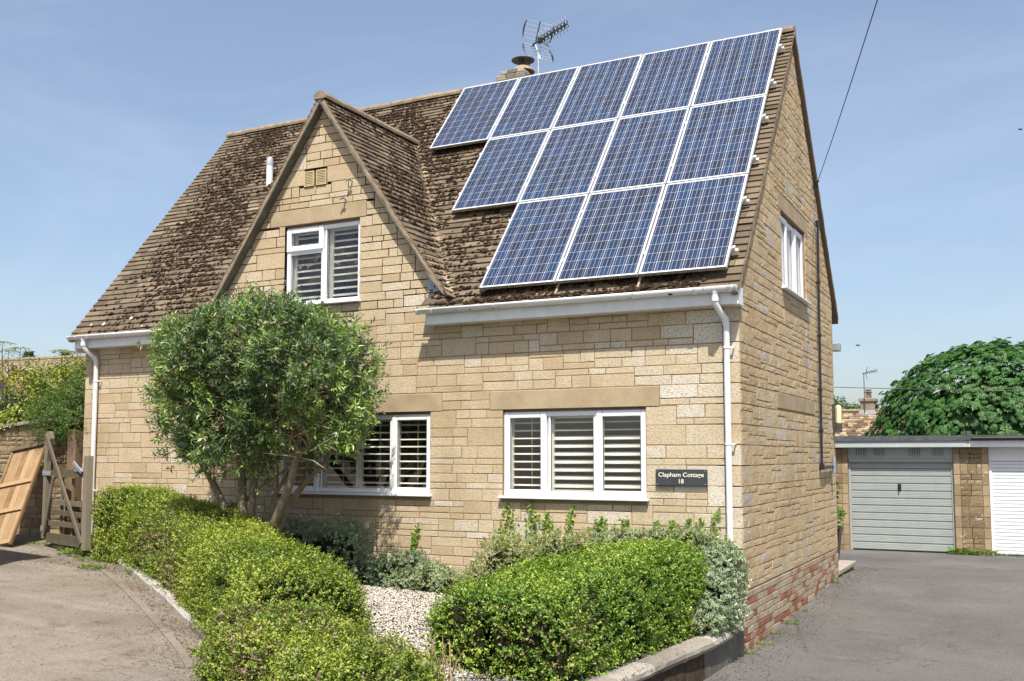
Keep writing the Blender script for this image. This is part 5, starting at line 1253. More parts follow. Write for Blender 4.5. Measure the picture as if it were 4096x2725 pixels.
# ------------------------------------------------------------------ left side: gate, panel, boundary wall, planting
bw = empty('boundary_wall', (-11.5, .55, .2), 'shaded stone boundary wall behind the gate with plants spilling over it', 'wall')
def btop(x): return np.interp(x, [-14, -12.7, -12.0, -10.1], [1.90, 2.02, 2.10, 2.16])
mb = MB(); mb.prism([(-15.5, .52, -.1), (-10.11, .52, -.1), (-10.11, .52, 2.14), (-12, .52, 2.08), (-15.5, .52, 1.75)], (0, .25, 0)); bwc = mb.build('mortar_core', M_MORTAR, bw)
R8 = random.Random(17); zc = -.05; nst = 0
while zc < 2.1:
    h = R8.choice([.075, .11, .15]); x = -14.2+R8.uniform(0, .2)
    while x < -10.12:
        wv = R8.uniform(.18, .45); x1 = min(x+wv, -10.12)
        if zc+h < btop((x+x1)/2)-.02 and x1-x > .05:
            vs_, fs_ = stone_geo([(x, zc), (x1, zc), (x1, zc+h), (x, zc+h)], lambda u, d, z: (u, .52+d-.01, z), R8, rock=.015); mb = MB(); mb.curt = R8.random()*.6; mb.add(vs_, fs_); mb.build('stone', M_GSTONE, bw); nst += 1
        x = x1
    zc += h
for a_, b_ in zip(np.linspace(-14.4, -10.12, 9)[:-1], np.linspace(-14.4, -10.12, 9)[1:]):
    mb = MB(); mb.curt = R8.random(); za, zb_ = float(btop(a_)), float(btop(b_)); mb.prism([(a_+.004, .45, za-.035), (b_-.004, .45, zb_-.035), (b_-.004, .45, zb_+.02), (a_+.004, .45, za+.02)], (0, .38, 0)); mb.build('coping_stone', M_KERB, bw)
# gate post
gp_ = empty('gate_post', (-10.3, .0, .12), 'square brown wooden gate post standing behind the hinge side of the gate', 'post')
mb = MB(); mb.curt = .5; mb.bbox(-10.42, -10.24, -.02, .15, .05, 1.93, .008); mb.build('post', M_WOODP, gp_)
mb = MB(); mb.bbox(-10.435, -10.40, -.026, -.0205, .75, .80, .002); mb.build('hinge_plate', M_STEEL, gp_)
# the gate
ga = empty('wooden_gate', (-10.1, -.2, .2), 'weathered open-boarded wooden garden gate with diagonal braces and steel hinges', 'gate')
g0 = np.array([-10.78, -.06]); g1 = np.array([-9.45, -.36]); gl = np.linalg.norm(g1-g0); gt = (g1-g0)/gl; gn = np.array([gt[1], -gt[0]])
def gm(u, d, z): p = g0+gt*u+gn*d; return (p[0], p[1], z)     # d towards the camera
def gbar(name, u0, z0, u1, z1, wd, d0, d1, mat=M_WOOD):
    mb = MB(); mb.curt = rnd.uniform(.2, .9); dv = np.array([u1-u0, z1-z0]); dv /= np.linalg.norm(dv); nv = np.array([-dv[1], dv[0]])*wd/2
    q = [(u0-nv[0], z0-nv[1]), (u1-nv[0], z1-nv[1]), (u1+nv[0], z1+nv[1]), (u0+nv[0], z0+nv[1])]
    mb.prism([gm(a_, d0, b_) for a_, b_ in q], tuple(np.array(gm(0, d1, 0))-np.array(gm(0, d0, 0)))); return mb.build(name, mat, ga)
mb = MB(); mb.curt = .7; hs = [(0, .28), (.085, .28), (.085, 1.45), (.12, 1.62), (.17, 1.80), (.14, 1.90), (.06, 1.91), (.02, 1.84), (0, 1.6)]
mb.prism([gm(a_, 0, b_) for a_, b_ in hs], tuple(np.array(gm(0, .07, 0))-np.array(gm(0, 0, 0)))); mb.build('hanging_stile', M_WOOD, ga)
gbar('closing_stile', gl-.05, .17, gl-.05, 1.53, .115, -.005, .085)
gbar('top_rail', .08, 1.26, gl-.10, 1.28, .11, .01, .065)
for z in (.82, .50, .31): gbar('rail', .10, z+.02, gl-.10, z, .075, .012, .05)
gbar('rail', .10, 1.03-.2, gl-.1, .80, .0, .0, .0) if False else None
for z in (.66, .17+.06): gbar('rail', .10, z+.03, gl-.10, z, .075, .012, .05)
gbar('brace', .06, 1.86, gl-.10, .26, .06, .072, .10); gbar('brace', .35, 1.22, .10, .36, .055, .071, .095)
gbar('pale', .47, 1.2, .47, .3, .05, -.02, .008); gbar('pale', .80, 1.2, .80, .3, .05, -.02, .008, M_WOODP)
for z in (1.27, .42):
    mb = MB(); mb.box(-.02, .24 if z > 1 else .10, .0705, .0785, z-.035, z+.035, gm); mb.tube([gm(-.03, .05, z-.05), gm(-.03, .05, z+.05)], .016, 8)
    for u in (.03, .12, .20)[:3 if z > 1 else 1]: mb.tube([gm(u, .078, z), gm(u, .086, z)], .010, 8)
    mb.build('strap_hinge', M_STEEL, ga)
mb = MB(); mb.box(gl-.40, gl-.12, .066, .074, 1.30, 1.36, gm); mb.prism([gm(gl-.42, .075, 1.42), gm(gl-.16, .075, 1.27), gm(gl-.14, .075, 1.31), gm(gl-.40, .075, 1.46)], tuple(np.array(gm(0, .10, 0))-np.array(gm(0, .075, 0)))); mb.build('latch', M_STEEL, ga)
# leaning boarded panel
lp = empty('ledged_door', (-11.2, -.3, .22), 'orange pine boarded door leaning askew against the boundary wall', 'door')
br = np.array([-10.90, -.55, .20]); trp = np.array(onY(191, 1777, .33)); upv = trp-br; PLn = np.linalg.norm(upv); upv /= PLn
lf = np.array(onY(79, 1752, .36))-trp; lf -= upv*np.dot(lf, upv); lf /= np.linalg.norm(lf); nv = np.cross(upv, lf)
if nv[1] > 0: nv = -nv
PWd = .70
def pm(u, d, s): return tuple(br+lf*u+nv*d+upv*s)        # u leftwards, d towards camera, s up the panel
for i in range(6): mb = MB(); mb.curt = rnd.uniform(.2, .9); a_ = .03+i*(PWd-.06)/6; mb.bbox(a_+.002, a_+(PWd-.06)/6-.002, -.01, .008, .02, PLn-.03, .003, pm); mb.build('board', M_PINE, lp)
for nm, q in (('edge_batten', (0, .03, 0, PLn)), ('edge_batten', (PWd-.03, PWd, 0, PLn))): mb = MB(); mb.curt = rnd.uniform(.1, .5); mb.bbox(q[0], q[1], -.012, .035, q[2], q[3], .003, pm); mb.build(nm, M_PINE, lp)
for s_ in (.03, .60, 1.10): mb = MB(); mb.curt = .95; mb.bbox(.031, PWd-.031, .009, .038, s_, s_+.07, .003, pm); mb.build('ledge', M_PINE, lp)
mb = MB(); mb.curt = .3; mb.bbox(-.01, PWd+.01, -.016, .055, PLn-.03, PLn+.05, .004, pm); mb.build('top_rail', M_WOOD, lp)
# planting above the wall
MAH = [(0, (.05, .10, .012)), (.35, (.13, .19, .02)), (.6, (.26, .28, .03)), (.8, (.42, .32, .03)), (1, (.40, .16, .05))]
shrub('mahonia_shrub', [(-13.2, 1.6, 2.45, .9, .6, .66), (-12.2, 1.5, 2.50, .8, .6, .58), (-14.2, 1.6, 2.5, .8, .6, .65), (-11.6, 1.4, 2.55, .6, .5, .5)], 'yellow, red and green mahonia rising behind the boundary wall', 'shrub', 501, 1700, 8, .20, (.075, .030), MAH, up=.5, zmin=1.7)
for i, (u, v, hgt) in enumerate(((12, 1362, .5), (35, 1395, .4), (82, 1385, .45), (250, 1395, .55), (262, 1400, .5), (310, 1402, .45))):
    p = onY(u, v+6, 1.5); sh = empty('mahonia_plant', (p[0], p[1], p[2]-hgt), ['leftmost tall mahonia shoot against the sky', 'red-tinged mahonia shoot second from the left edge', 'third mahonia shoot from the left above the beige roof', 'mahonia shoot left of the two near the gutter', 'mahonia shoot under the gutter, second from the house', 'yellow mahonia shoot nearest the house gutter'][i], 'shrub', 'mahonia shoots above the wall')
    mb = MB(); mb.tube([(p[0]+.03, p[1], p[2]-hgt-.1), (p[0]-.01, p[1], p[2]-hgt*.4), tuple(p)], [.010, .008, .005], 6); mb.build('stem', M_BARK, sh)
    n = 120; an = R7.uniform(0, 6.28, n); rr = R7.uniform(.02, .20, n); lev = np.where(R7.random(n) < .7, 0, -R7.uniform(.05, .25, n)); Q = np.stack([p[0]+rr*np.cos(an), p[1]+rr*np.sin(an), p[2]+lev-rr*.25+.02], -1)
    dd_ = np.stack([np.cos(an+R7.choice([-1, 1], n)), np.sin(an), np.full(n, -.1)], -1)
    foliage_obj('leaves', Q, dd_, np.tile([0, 0, 1.], (n, 1)), R7.uniform(.05, .08, n), R7.uniform(.02, .03, n), pal(np.clip(R7.normal(.45, .25, n), 0, 1), MAH), M_BROAD, sh, .1)
shrub('rosemary_bush', [(-13.05, .95, 2.32, .42, .35, .36), (-13.5, 1.0, 2.2, .4, .3, .3)], 'grey-green bushy plant over the wall at the left edge', 'shrub', 502, 700, 10, .16, (.030, .007), [(0, (.07, .09, .06)), (.6, (.15, .18, .12)), (1, (.24, .25, .18))], up=1.0, zmin=1.9)
shrub('flowering_shrub', [(-13.0, .62, 2.06, .55, .25, .20), (-12.4, .66, 2.16, .42, .25, .18), (-13.8, .6, 2.0, .4, .25, .2)], 'yellow-green leafy plant with small white flowers trailing on the wall coping', 'shrub', 503, 750, 6, .08, (.042, .026), [(0, (.10, .17, .02)), (.5, (.22, .30, .03)), (.85, (.36, .38, .06)), (.93, (.75, .72, .55)), (1, (.8, .78, .68))], zmin=1.9)
shrub('cotoneaster_shrub', [(-11.55, .75, 2.25, .60, .40, .34), (-10.85, .62, 2.35, .55, .42, .42), (-10.55, .5, 2.15, .42, .40, .30), (-11.2, .45, 2.02, .55, .35, .24), (-10.9, 1.0, 2.75, .45, .4, .34), (-10.35, .1, 2.02, .26, .26, .16)], 'dense dark green arching shrub spilling over the wall beside the house corner', 'shrub', 504, 2700, 9, .17, (.026, .013), [(0, (.025, .055, .012)), (.4, (.065, .125, .02)), (.75, (.13, .21, .03)), (1, (.22, .28, .06))], up=-.1, zmin=1.78, ylim=.95)
# flat-roofed outbuilding at the left edge (its eave corner shows and it throws the shadow on the drive)
ob = empty('outbuilding', (-9.9, -3.2, .1), 'corner of a flat-roofed outbuilding with grey fascia at the left edge', 'outbuilding')
cxo, cyo = -9.20, -2.02
mb = MB(); mb.box(cxo-3, cxo, cyo-3.0, cyo, 2.42, 2.49); mb.build('roof', M_FELT, ob)
mb = MB(); mb.box(cxo-2.97, cxo-.03, cyo-2.97, cyo-.03, 2.27, 2.42); mb.build('fascia', M_SAGEF, ob)
mb = MB(); mb.box(cxo-2.9, cxo-.16, cyo-2.9, cyo-.16, -.1, 2.27); mb.build('wall', M_GSTONE, ob)
# beige stone-slate roof behind
nh = empty('neighbour_house', (-44, 27, 0), 'pale stone-slate roof of a house beyond the left-hand shrubs', 'house')
A_ = onY(-350, 1396, 24); B_ = onY(345, 1440, 24); mb = MB(); mb.curt = .5
zr0, zr1 = A_[2], B_[2]; x0_, x1_ = A_[0]-6, onY(345, 1440, 24)[0]+5
mb.prism([(x0_, 24.2, 0), (x1_, 24.2, 0), (x1_, 24.2, 5.2), (x0_, 24.2, 5.4)], (0, 7, 0)); mb.build('wall', M_FARSTONE, nh)
rf = None; R9 = random.Random(4)
for j in range(14):
    f0, f1 = j/14, (j+1)/14; mb = MB(); mb.curt = R9.uniform(.2, .9)
    P_ = lambda x, f_, e=0: (x, 22.9+f_*2.6, 4.1+f_*2.45+(x1_-x)*.012+e)
    mb.add([P_(x0_, f0, .05), P_(x1_, f0, .05), P_(x1_, f1, .0), P_(x0_, f1, .0), P_(x0_, f0, -.02), P_(x1_, f0, -.02)], [(0, 1, 2, 3), (4, 5, 1, 0)]); mb.build('slate_course', M_BEIGETILE, nh)
mb = MB(); mb.tube([P_(x0_, 1), P_(x1_, 1)], .12, 8); mb.build('ridge', M_BEIGETILE, nh)
mb = MB(); mb.add([P_(x0_, 1, -.02), P_(x1_, 1, -.02), (x1_, 28.4, 4.6), (x0_, 28.4, 5.0)], [(0, 1, 2, 3)]); mb.build('rear_slope', M_BEIGETILE, nh)
def conifer(u, v, y, h, label):
    p = onY(u, v, y); R = np.random.default_rng(int(u)); root = empty('conifer_tree', (p[0], p[1], p[2]-h), label, 'tree')
    mb = MB(); mb.tube([(p[0], p[1], p[2]-h), tuple(p)], [.12, .02], 6); mb.build('trunk', M_BARK, root)
    n = 900; t_ = R.random(n); an = R.uniform(0, 6.28, n); r = (1-t_)*h*.28*R.uniform(.4, 1, n); Q = np.stack([p[0]+r*np.cos(an), p[1]+r*np.sin(an), p[2]-h*(1-t_)], -1)
    foliage_obj('crown', Q, np.stack([np.cos(an), np.sin(an), R.uniform(-.2, .6, n)], -1), rdir(n, R), R.uniform(.25, .5, n), R.uniform(.06, .14, n), pal(R.random(n), [(0, (.03, .06, .03)), (1, (.10, .15, .07))]), M_BROAD, root)
conifer(115, 1408, 40, 4, 'tip of a far conifer just above the beige roof')
conifer(262, 1412, 42, 4, 'dark far treetop above the roof beside the gutter')

# ------------------------------------------------------------------ right side: garages
GY = 12.9
def garage(name, label, x0, x1, doormat, slats, fasmat, open_x, z_head, corr):
    g = empty(name, ((x0+x1)/2, GY, -.55), label, 'garage', 'garages at the end of the right drive'); a_, b_ = open_x
    mb = MB(); mb.box(x0, x1, GY-.22, GY+5.5, 1.86, 1.97); mb.build('roof', M_FELT, g)
    mb = MB(); mb.bbox(x0, x1, GY-.19, GY-.165, 1.72, 1.862, .003); mb.build('fascia', fasmat, g)
    mb = MB(); mb.box(x0+.02, a_, GY+.012, GY+5.4, -.7, 1.86); mb.box(b_, x1-.02, GY+.012, GY+5.4, -.7, 1.86); mb.box(x0+.02, x1-.02, GY+5.2, GY+5.4, -.7, 1.86); mb.build('wall', M_MORTAR, g)
    mb = MB(); mb.box(a_, b_, GY+.06, GY+.12, z_head, 1.86); mb.build('head_panel', M_SAGEF if fasmat is M_SAGEF else M_WDOOR, g)
    dm = MB(); dm.box(a_+.05, b_-.05, GY+.12, GY+.135, -.53, z_head); do = dm.build('door', doormat, g)
    for q in ((a_, a_+.05), (b_-.05, b_)): mb = MB(); mb.bbox(q[0], q[1], GY+.075, GY+.14, -.55, z_head, .004); mb.build('door_frame', doormat, g)
    hh = (z_head+.52)/slats
    for i in range(slats):
        zb_ = -.525+i*hh; mb = MB(); prof = [(.118, zb_+.008), (.098, zb_+.014)]
        if corr:
            for q in range(4): zq = zb_+.016+(hh-.026)*q/4; prof += [(.096, zq), (.096, zq+(hh-.026)*.17), (.101, zq+(hh-.026)*.20), (.101, zq+(hh-.026)*.235)]
        prof += [(.098, zb_+hh-.008), (.118, zb_+hh-.004)]
        n = len(prof); mb.add([(x, GY+p[0], p[1]) for x in (a_+.052, b_-.052) for p in prof], [(j, j+1, n+j+1, n+j) for j in range(n-1)]); mb.build('slat', doormat, do)
    return g, do
gA, dA = garage('garage', 'garage with a sage grey slatted door and grey fascia next to the cottage', -1.75, 1.60, M_SAGE, 12, M_SAGEF, (-.90, 1.27), 1.42, True)
gB, dB = garage('garage', 'garage with a white slatted door at the right edge', 1.602, 5.2, M_WDOOR, 26, M_WHITE, (1.96, 4.3), 1.43, False)
mb = MB(); mb.bbox(-.88, 1.25, GY+.03, GY+.058, 1.40, 1.47, .004); mb.build('head_rail', M_SAGE, gA)
for x in (-.74, -.36, .38, .85):
    mb = MB(); mb.box(x, x+.26, GY+.045, GY+.056, 1.52, 1.72); vg = mb.build('vent_grille', M_SAGEF, gA)
    for i in range(9): mb = MB(); mb.box(x+.02+i*.025, x+.032+i*.025, GY+.040, GY+.0446, 1.54, 1.70); mb.build('vent_bar', M_SAGE if i % 2 else M_CONC, vg)
mb = MB(); mb.tube([(.165, GY+.05, .90), (.165, GY+.05, .78)], .016, 8); mb.bbox(.13, .20, GY+.082, GY+.093, .77, .92, .006); mb.tube([(.165, GY+.09, .90), (.165, GY+.045, .90)], .02, 8); mb.build('door_handle', M_BLACK, gA)
mb = MB(); mb.bbox(1.56, 1.65, GY-.235, GY-.05, 1.865, 2.05, .01); mb.build('upstand', M_FELT, gA)
mb = MB(); mb.tube([(1.66, GY-.235, 1.90), (5.2, GY-.235, 1.90)], .05, 10); mb.build('gutter', M_BLACK, gB, True)
R10 = random.Random(66)
for (a_, b_, par) in ((-1.70, -.902, gA), (1.272, 1.955, gA)):
    zc = -.66; row = 0
    while zc < 1.80:
        h = .225 if R10.random() < .35 else .1125; x = a_
        edgew = .13
        rows = [(zc, zc+.225)] if h > .2 else [(zc, zc+.1125), (zc+.1125, zc+.225)]
        ed = [(a_, a_+edgew), (b_-edgew, b_)]
        for e in ed: vs_, fs_ = stone_geo([(e[0], zc), (e[1], zc), (e[1], zc+.225), (e[0], zc+.225)], lambda u, d, z: (u, GY+d, z), R10); mb = MB(); mb.curt = R10.uniform(.4, .9); mb.add(vs_, fs_); mb.build('stone', M_GSTONE, par)
        for r0, r1 in rows:
            x = a_+edgew
            while x < b_-edgew-1e-6:
                wv = R10.uniform(.12, .26); x1 = x+wv
                if b_-edgew-x1 < .1: x1 = b_-edgew
                vs_, fs_ = stone_geo([(x, r0), (x1, r0), (x1, r1), (x, r1)], lambda u, d, z: (u, GY+d, z), R10, rock=.01); mb = MB(); mb.curt = R10.uniform(0, .6); mb.add(vs_, fs_); mb.build('stone', M_GSTONE, par); x = x1
        zc += .225
# weeds
WEED = [(0, (.07, .13, .02)), (.6, (.16, .26, .03)), (1, (.30, .36, .08))]
def weed(x, y, r, h, label, seed, n=90, name='weed_clump', group='weeds along walls'):
    R = np.random.default_rng(seed); z = float(gz(x, y)); root = empty(name, (x, y, z), label, 'weed', group)
    an = R.uniform(0, 6.28, n); rr = r*np.sqrt(R.random(n)); P = np.stack([x+rr*np.cos(an), y+rr*np.sin(an)*.6, z+R.random(n)*h*.6], -1)
    foliage_obj('leaves', P, np.stack([np.cos(an), np.sin(an), R.uniform(.2, 1, n)], -1), np.tile([0, 0, 1.], (n, 1))+R.normal(size=(n, 3))*.3, R.uniform(.5, 1, n)*h*.8, R.uniform(.3, .6, n)*h*.45, pal(R.random(n), WEED), M_BROAD, root)
weed(1.36, GY-.10, .22, .16, 'bigger weed clump at the left foot of the garage pier', 1, 160); weed(1.82, GY-.12, .26, .14, 'weed clump at the right foot of the garage pier', 2, 160); weed(2.35, GY-.05, .2, .08, 'small weeds at the foot of the white garage door', 3, 60)
for i, (u, v) in enumerate(((2995, 2590), (3020, 2575), (3057, 2560), (3103, 2525), (3167, 2492), (3205, 2450), (3315, 2355), (3342, 2330))):
    p = onZ(u, v, -.47); weed(max(.05, p[0]), p[1], .05+.02*(i % 3), .05+.03*(i in (4, 6)), ['tiny weed nearest the planter wall end', 'second tiny weed from the planter wall', 'small weed at the brick foot, third from the front', 'spreading weed at the brick foot, fourth from the front', 'taller yellow-green weed at the middle of the brick plinth', 'small weed behind the tallest one at the plinth', 'bright weed towards the rear corner of the plinth', 'last weed before the doorstep'][i], 30+i, 40)
for i, (x, y, r, h, lb) in enumerate(((-9.75, -.40, .22, .13, 'leafy weeds under the gate by the hedge end'), (-9.2, -.60, .22, .07, 'low weeds on the drive edge where the hedge begins'), (-10.9, -.05, .3, .06, 'sparse weeds in the shade behind the leaning panel'), (-8.6, -1.05, .22, .08, 'thin weeds at the far end of the kerb'), (-4.0, -3.62, .2, .10, 'green weeds filling the gap in the kerb'))): weed(x, y, r, h, lb, 60+i, 170)
# long grass stems by the white door
# doorstep and potted plant
ds = empty('doorstep', (-.1, 6.8, -.4), 'pale stone doorstep projecting at the far corner of the gable', 'step')
mb = MB(); mb.bbox(-1.2, .02, DEP+.03, 7.55, -.33, -.26, .008); mb.build('slab', M_SLAB, ds)
mb = MB(); mb.box(-1.2, -.02, DEP+.03, 7.5, -.6, -.332); mb.build('riser', M_CONC, ds)
pt = empty('potted_plant', (-.17, 7.3, -.26), 'black tapered planter with a glossy green shrub on the doorstep', 'plant')
mb = MB(); 
def frustum(mb, c, r0, r1, z0, z1):
    P0 = [(c[0]+sx*r0, c[1]+sy*r0, z0) for sx, sy in ((-1, -1), (1, -1), (1, 1), (-1, 1))]; P1 = [(c[0]+sx*r1, c[1]+sy*r1, z1) for sx, sy in ((-1, -1), (1, -1), (1, 1), (-1, 1))]
    mb.add(P0+P1, [(0, 1, 5, 4), (1, 2, 6, 5), (2, 3, 7, 6), (3, 0, 4, 7), (3, 2, 1, 0), (4, 5, 6, 7)])
frustum(mb, (-.33, 7.25), .10, .16, -.26, .30); frustum(mb, (-.33, 7.25), .168, .172, .27, .32); mb.build('planter', M_BLACK, pt)
shrub('x', [(-.33, 7.2, .46, .17, .17, .17), (-.38, 7.25, .85, .10, .12, .28)], '', '', 505, 90, 8, .08, (.11, .034), [(0, (.05, .11, .02)), (.5, (.12, .24, .03)), (1, (.26, .36, .05))], mat=M_GLOSSY, up=.5, core=False, parent=pt)
# horse chestnut
hc = empty('chestnut_tree', (2.6, 23.5, -.6), 'large dense horse chestnut crown rising behind the garages', 'tree')
def chestnut():
    R = np.random.default_rng(900)
    mb = MB(); mb.tube([(2.6, 23.5, -.6), (2.6, 23.5, 1.2), (2.5, 23.6, 3)], [.32, .26, .12], 10)
    for a_ in np.linspace(0, 6.28, 9)[:-1]: mb.tube([(2.6, 23.5, 1.0), (2.6+1.3*math.cos(a_), 23.5+1.3*math.sin(a_), 2.3), (2.6+2.6*math.cos(a_), 23.5+2.4*math.sin(a_), 3.0)], [.13, .08, .03], 6)
    mb.build('trunk', M_BARK, hc, True)
    CT = np.array([1.95, 23.6, 1.85]); RD = np.array([3.72, 3.2, 3.25])
    n = 7600; D = rdir(n*3, R); D = D[(D[:, 1] < .35) & (D[:, 2] > -.35)][:n]; n = len(D)
    lob = 1+.06*(vn3(D*3+5, 1.6, 40)-.5)*2+.09*(vn3(D*3+5, 4, 44)-.5)*2
    rr = np.where(R.random(n) < .8, 1-np.abs(R.normal(0, .05, n)), R.uniform(.75, 1, n)); P = CT+D*RD*(rr*lob)[:, None]
    Nn = unit(D/RD); Nn = unit(Nn+np.array([0, 0, .7])+R.normal(size=(n, 3))*.28)
    pet = unit(D*.6+np.array([0, 0, -.45])+R.normal(size=(n, 3))*.35); pet = unit(pet-Nn*(pet*Nn).sum(1, keepdims=True)); sd = np.cross(Nn, pet)
    col = pal(np.clip(.5*vn3(P, .8, 70)+.5*R.random(n), 0, 1), [(0, (.03, .088, .022)), (.5, (.055, .145, .030)), (.85, (.10, .21, .045)), (1, (.16, .27, .06))])
    BP, DD, NN, LL, WW, CC = [], [], [], [], [], []
    for k_, an in enumerate((-1.75, -.95, -.42, 0, .42, .95, 1.75)):
        dv = pet*math.cos(an)+sd*math.sin(an)-Nn*.30; sz = (.10, .14, .17, .185, .17, .14, .10)[k_]*R.uniform(.8, 1.15, n)
        BP.append(P); DD.append(dv); NN.append(Nn+R.normal(size=(n, 3))*.12); LL.append(sz); WW.append(sz*.40); CC.append(col*R.uniform(.9, 1.1, (n, 1)))
    foliage_obj('crown', np.concatenate(BP), np.concatenate(DD), np.concatenate(NN), np.concatenate(LL), np.concatenate(WW), np.concatenate(CC), M_BROAD, hc, .12)
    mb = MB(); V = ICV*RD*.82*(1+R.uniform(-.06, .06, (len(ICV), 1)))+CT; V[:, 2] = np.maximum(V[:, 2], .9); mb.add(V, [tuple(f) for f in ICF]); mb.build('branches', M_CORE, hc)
chestnut()
# far house
fh = empty('far_house', (-4, 36, -.6), 'distant cottage with patchy brown tiled roof and stone chimney beyond the garages', 'house')
mb = MB(); mb.box(-9, 2, 33.4, 39, -.6, 2.3); mb.build('wall', M_FARSTONE, fh)
R11 = random.Random(8)
def fr(x, f_, h=0): return (x, 32.9+f_*2.2, 1.6+f_*1.85+h)
mb = MB(); cnt = 0; rem = MB()
ft = []
for j in range(22):
    x = -7.2+R11.uniform(0, .2)
    while x < -1.6:
        wv = R11.uniform(.14, .24); f0, f1 = j/22, (j+1.25)/22; e = R11.uniform(.0, .03)
        vs_ = [fr(x+.006, f0, .03+e), fr(x+wv-.006, f0, .03+e), fr(x+wv-.006, f1, .0), fr(x+.006, f1, .0), fr(x+.006, f0, -.02), fr(x+wv-.006, f0, -.02)]
        ft.append((vs_, R11.random()**1.2)); x += wv
rem = MB()
for vs_, tn in ft: rem.curt = tn; rem.add(vs_, [(0, 1, 2, 3), (4, 5, 1, 0)])
rem.build('tiling', M_FARTILE, fh, kind='stuff')
mb = MB(); mb.curt = .4; mb.add([fr(-9, 0), fr(2, 0), fr(2, 1), fr(-9, 1)], [(0, 1, 2, 3)]); mb.add([fr(-9, 1), fr(2, 1), (2, 39.3, 1.6), (-9, 39.3, 1.6)], [(0, 1, 2, 3)]); mb.build('roof', M_FARTILE, fh)
mb = MB(); mb.tube([fr(-9, 1, .03), fr(2, 1, .03)], .09, 8); mb.build('ridge', M_RIDGE, fh)
mb = MB(); mb.bbox(-3.72, -3.12, 35.0, 35.6, 2.8, 4.0, .02); mb.bbox(-3.78, -3.06, 34.94, 35.66, 3.86, 4.02, .03); chf = mb.build('chimney', M_FARSTONE, fh)
mb = MB(); mb.bbox(-3.52, -3.30, 35.2, 35.42, 4.02, 4.26, .02); mb.bbox(-3.55, -3.27, 35.17, 35.45, 4.26, 4.32, .02); mb.bbox(-3.53, -3.29, 35.19, 35.43, 4.34, 4.42, .03); mb.build('chimney_pot', M_FARSTONE, chf)
mb = MB(); mb.box(-3.76, -3.08, 34.92, 35.0, 3.30, 3.50); mb.build('lead_flashing', M_LEAD, chf)
fa = empty('television_aerial', (-3.5, 34.9, 3.4), 'small far television aerial on the distant chimney', 'aerial')
mb = MB(); mb.tube([(-3.52, 34.88, 3.4), (-3.52, 34.88, 5.1)], .018, 6); mb.build('mast', M_AERIAL, fa)
mb = MB(); mb.tube([(-3.58, 34.88, 5.08), (-2.95, 34.6, 5.16)], .016, 6)
for i in range(7): mb.tube([(-3.4+i*.07, 34.65, 5.02+i*.01), (-3.4+i*.07, 34.95, 5.2+i*.01)], .010, 4)
mb.tube([(-3.45, 34.88, 5.06), (-3.34, 34.8, 5.36)], .012, 5); mb.tube([(-3.45, 34.88, 5.06), (-3.36, 34.8, 4.82)], .012, 5); mb.build('boom', M_AERIAL, fa)
shrub('far_tree', [(-6.9, 46, 3.6, 1.3, 1.0, 1.0), (-5.6, 46, 3.3, 1.5, 1.0, .8)], 'far treetops above the distant roof next to the cottage', 'tree', 506, 500, 6, .3, (.22, .12), [(0, (.05, .09, .03)), (1, (.13, .20, .07))], mat=M_BROAD)
# cables
def sag(p, q, s, n=24): return [tuple(np.array(p)*(1-i/n)+np.array(q)*i/n-np.array([0, 0, s*4*(i/n)*(1-i/n)])) for i in range(n+1)]
far = CAM+ray(3640, -420)*7.5
mb = MB(); mb.tube(sag(tuple(pw), tuple(far), .05), .0055, 6, False); mb.build('overhead_cable', M_CABLE, None, label='black overhead cable running up from the gable into the sky', cat='cable')
pa, pb = onY(2900, 1535, 17), onY(5200, 1575, 17)
mb = MB(); mb.tube(sag(tuple(pa), tuple(pb), .06), .010, 6, False); mb.build('overhead_cable', M_CABLE, None, label='thin level cable crossing in front of the chestnut tree', cat='cable')
# birds
def bird(u, v, t_, sz, label):
    c = CAM+ray(u, v)*t_; bo = empty('bird', tuple(c), label, 'bird', 'birds in the sky'); mb = MB()
    mb.tube([c-cR*sz*.5, c-cR*sz*.2, c+cR*sz*.25, c+cR*sz*.5], [.01, sz*.14, sz*.12, .008], 8); mb.build('body', M_BLACK, bo, True)
    for s_ in (1, -1):
        mb = MB(); w0 = c+cR*sz*.2; w1 = c-cR*sz*.15; tip = c-cR*sz*.3+cU*sz*(.35 if s_ > 0 else .18)+cF*s_*sz*.6
        mb.add([tuple(w0), tuple(w1), tuple(tip), tuple(w0+cU*.01), tuple(w1+cU*.01), tuple(tip+cU*.004)], [(0, 1, 2), (5, 4, 3), (0, 3, 4, 1), (1, 4, 5, 2), (2, 5, 3, 0)]); mb.build('wing', M_BLACK, bo)
bird(4082, 518, 30, .14, 'dark bird near the right edge of the sky'); bird(3432, 1382, 60, .28, 'faint far bird low in the sky above the distant roof')
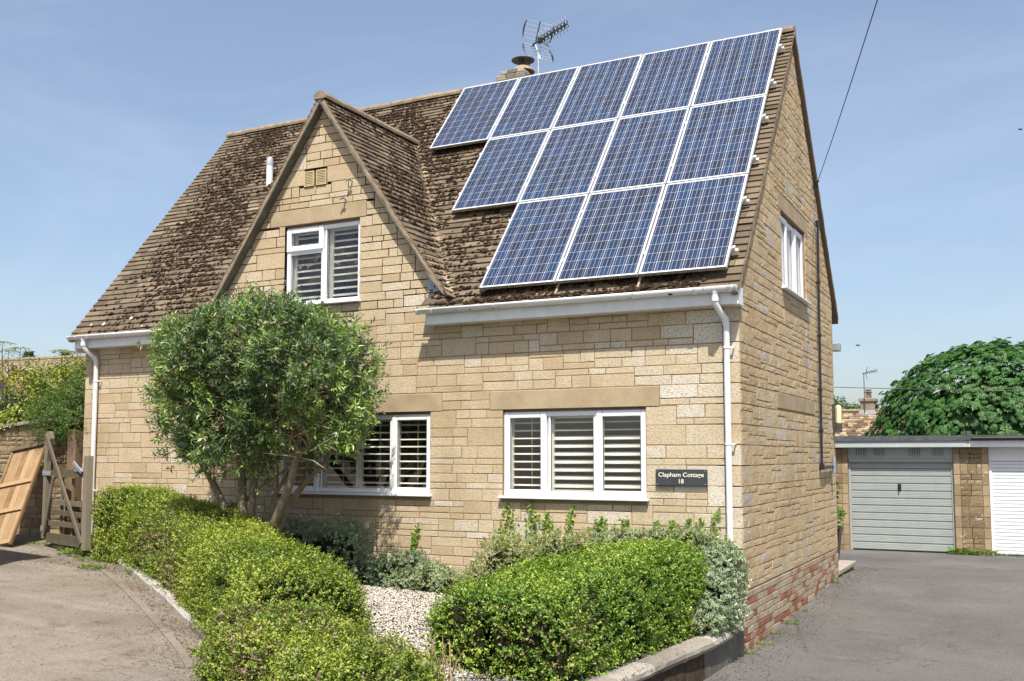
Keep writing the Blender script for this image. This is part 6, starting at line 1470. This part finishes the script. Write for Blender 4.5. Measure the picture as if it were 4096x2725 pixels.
# scattered stones and leaf litter on the drives
n = 260; X = R7.uniform(.15, 4.5, n); Y = R7.uniform(-1, 12.5, n); pebbles('drive_grit', np.stack([X, Y, gz(X, Y)+.004], -1), .004, .009, M_GREYCHIP, 'scattered pale grit on the right drive', 'grit')
n = 1800; X = np.abs(R7.normal(.05, .28, n))+.03; Y = R7.uniform(-3, 8, n); X = X+np.where(Y < 0, pwx(np.minimum(Y, 0)), 0); P = np.stack([X, Y, gz(X, Y)+.006], -1)
foliage_obj('leaf_litter', P, rdir(n, R7)*np.array([1, 1, .1]), np.tile([0, 0, 1.], (n, 1)), R7.uniform(.012, .03, n), R7.uniform(.008, .016, n), pal(R7.random(n), [(0, (.06, .045, .025)), (.7, (.16, .11, .06)), (1, (.32, .24, .13))]), M_LEAF, None, label='brown leaf litter gathered at the foot of the brick plinth', cat='litter', kind='stuff')
n = 2200; t_ = R7.random(n); ki = np.clip(t_*(len(kp)-2), 0, len(kp)-2.001); i0 = ki.astype(int); Q = kp[i0]+(kp[i0+1]-kp[i0])*(ki-i0)[:, None]; off = np.abs(R7.normal(0, .22, n)); X = Q[:, 0]-off*.55+R7.normal(0, .05, n); Y = Q[:, 1]-off*.83+R7.normal(0, .05, n)
m2 = 900; X = np.concatenate([X, R7.normal(-9.3, .7, m2)]); Y = np.concatenate([Y, R7.normal(-.85, .3, m2)]); n += m2
foliage_obj('leaf_litter', np.stack([X, Y, gz(X, Y)+.006], -1), rdir(n, R7)*np.array([1, 1, .1]), np.tile([0, 0, 1.], (n, 1)), R7.uniform(.012, .03, n), R7.uniform(.008, .016, n), pal(R7.random(n), [(0, (.07, .05, .03)), (.7, (.18, .12, .07)), (1, (.34, .25, .15))]), M_LEAF, None, label='brown leaf litter beside the kerb on the left drive', cat='litter', kind='stuff')
n = 500; X = R7.uniform(-11, -2.5, n); Y = R7.uniform(-7, -1, n); k = (Y < -3.2-.62*(X+4.6)-.3); pebbles('drive_grit', np.stack([X, Y, gz(X, Y)+.004], -1)[k], .005, .014, M_GREYCHIP, 'scattered small stones on the left drive', 'grit')
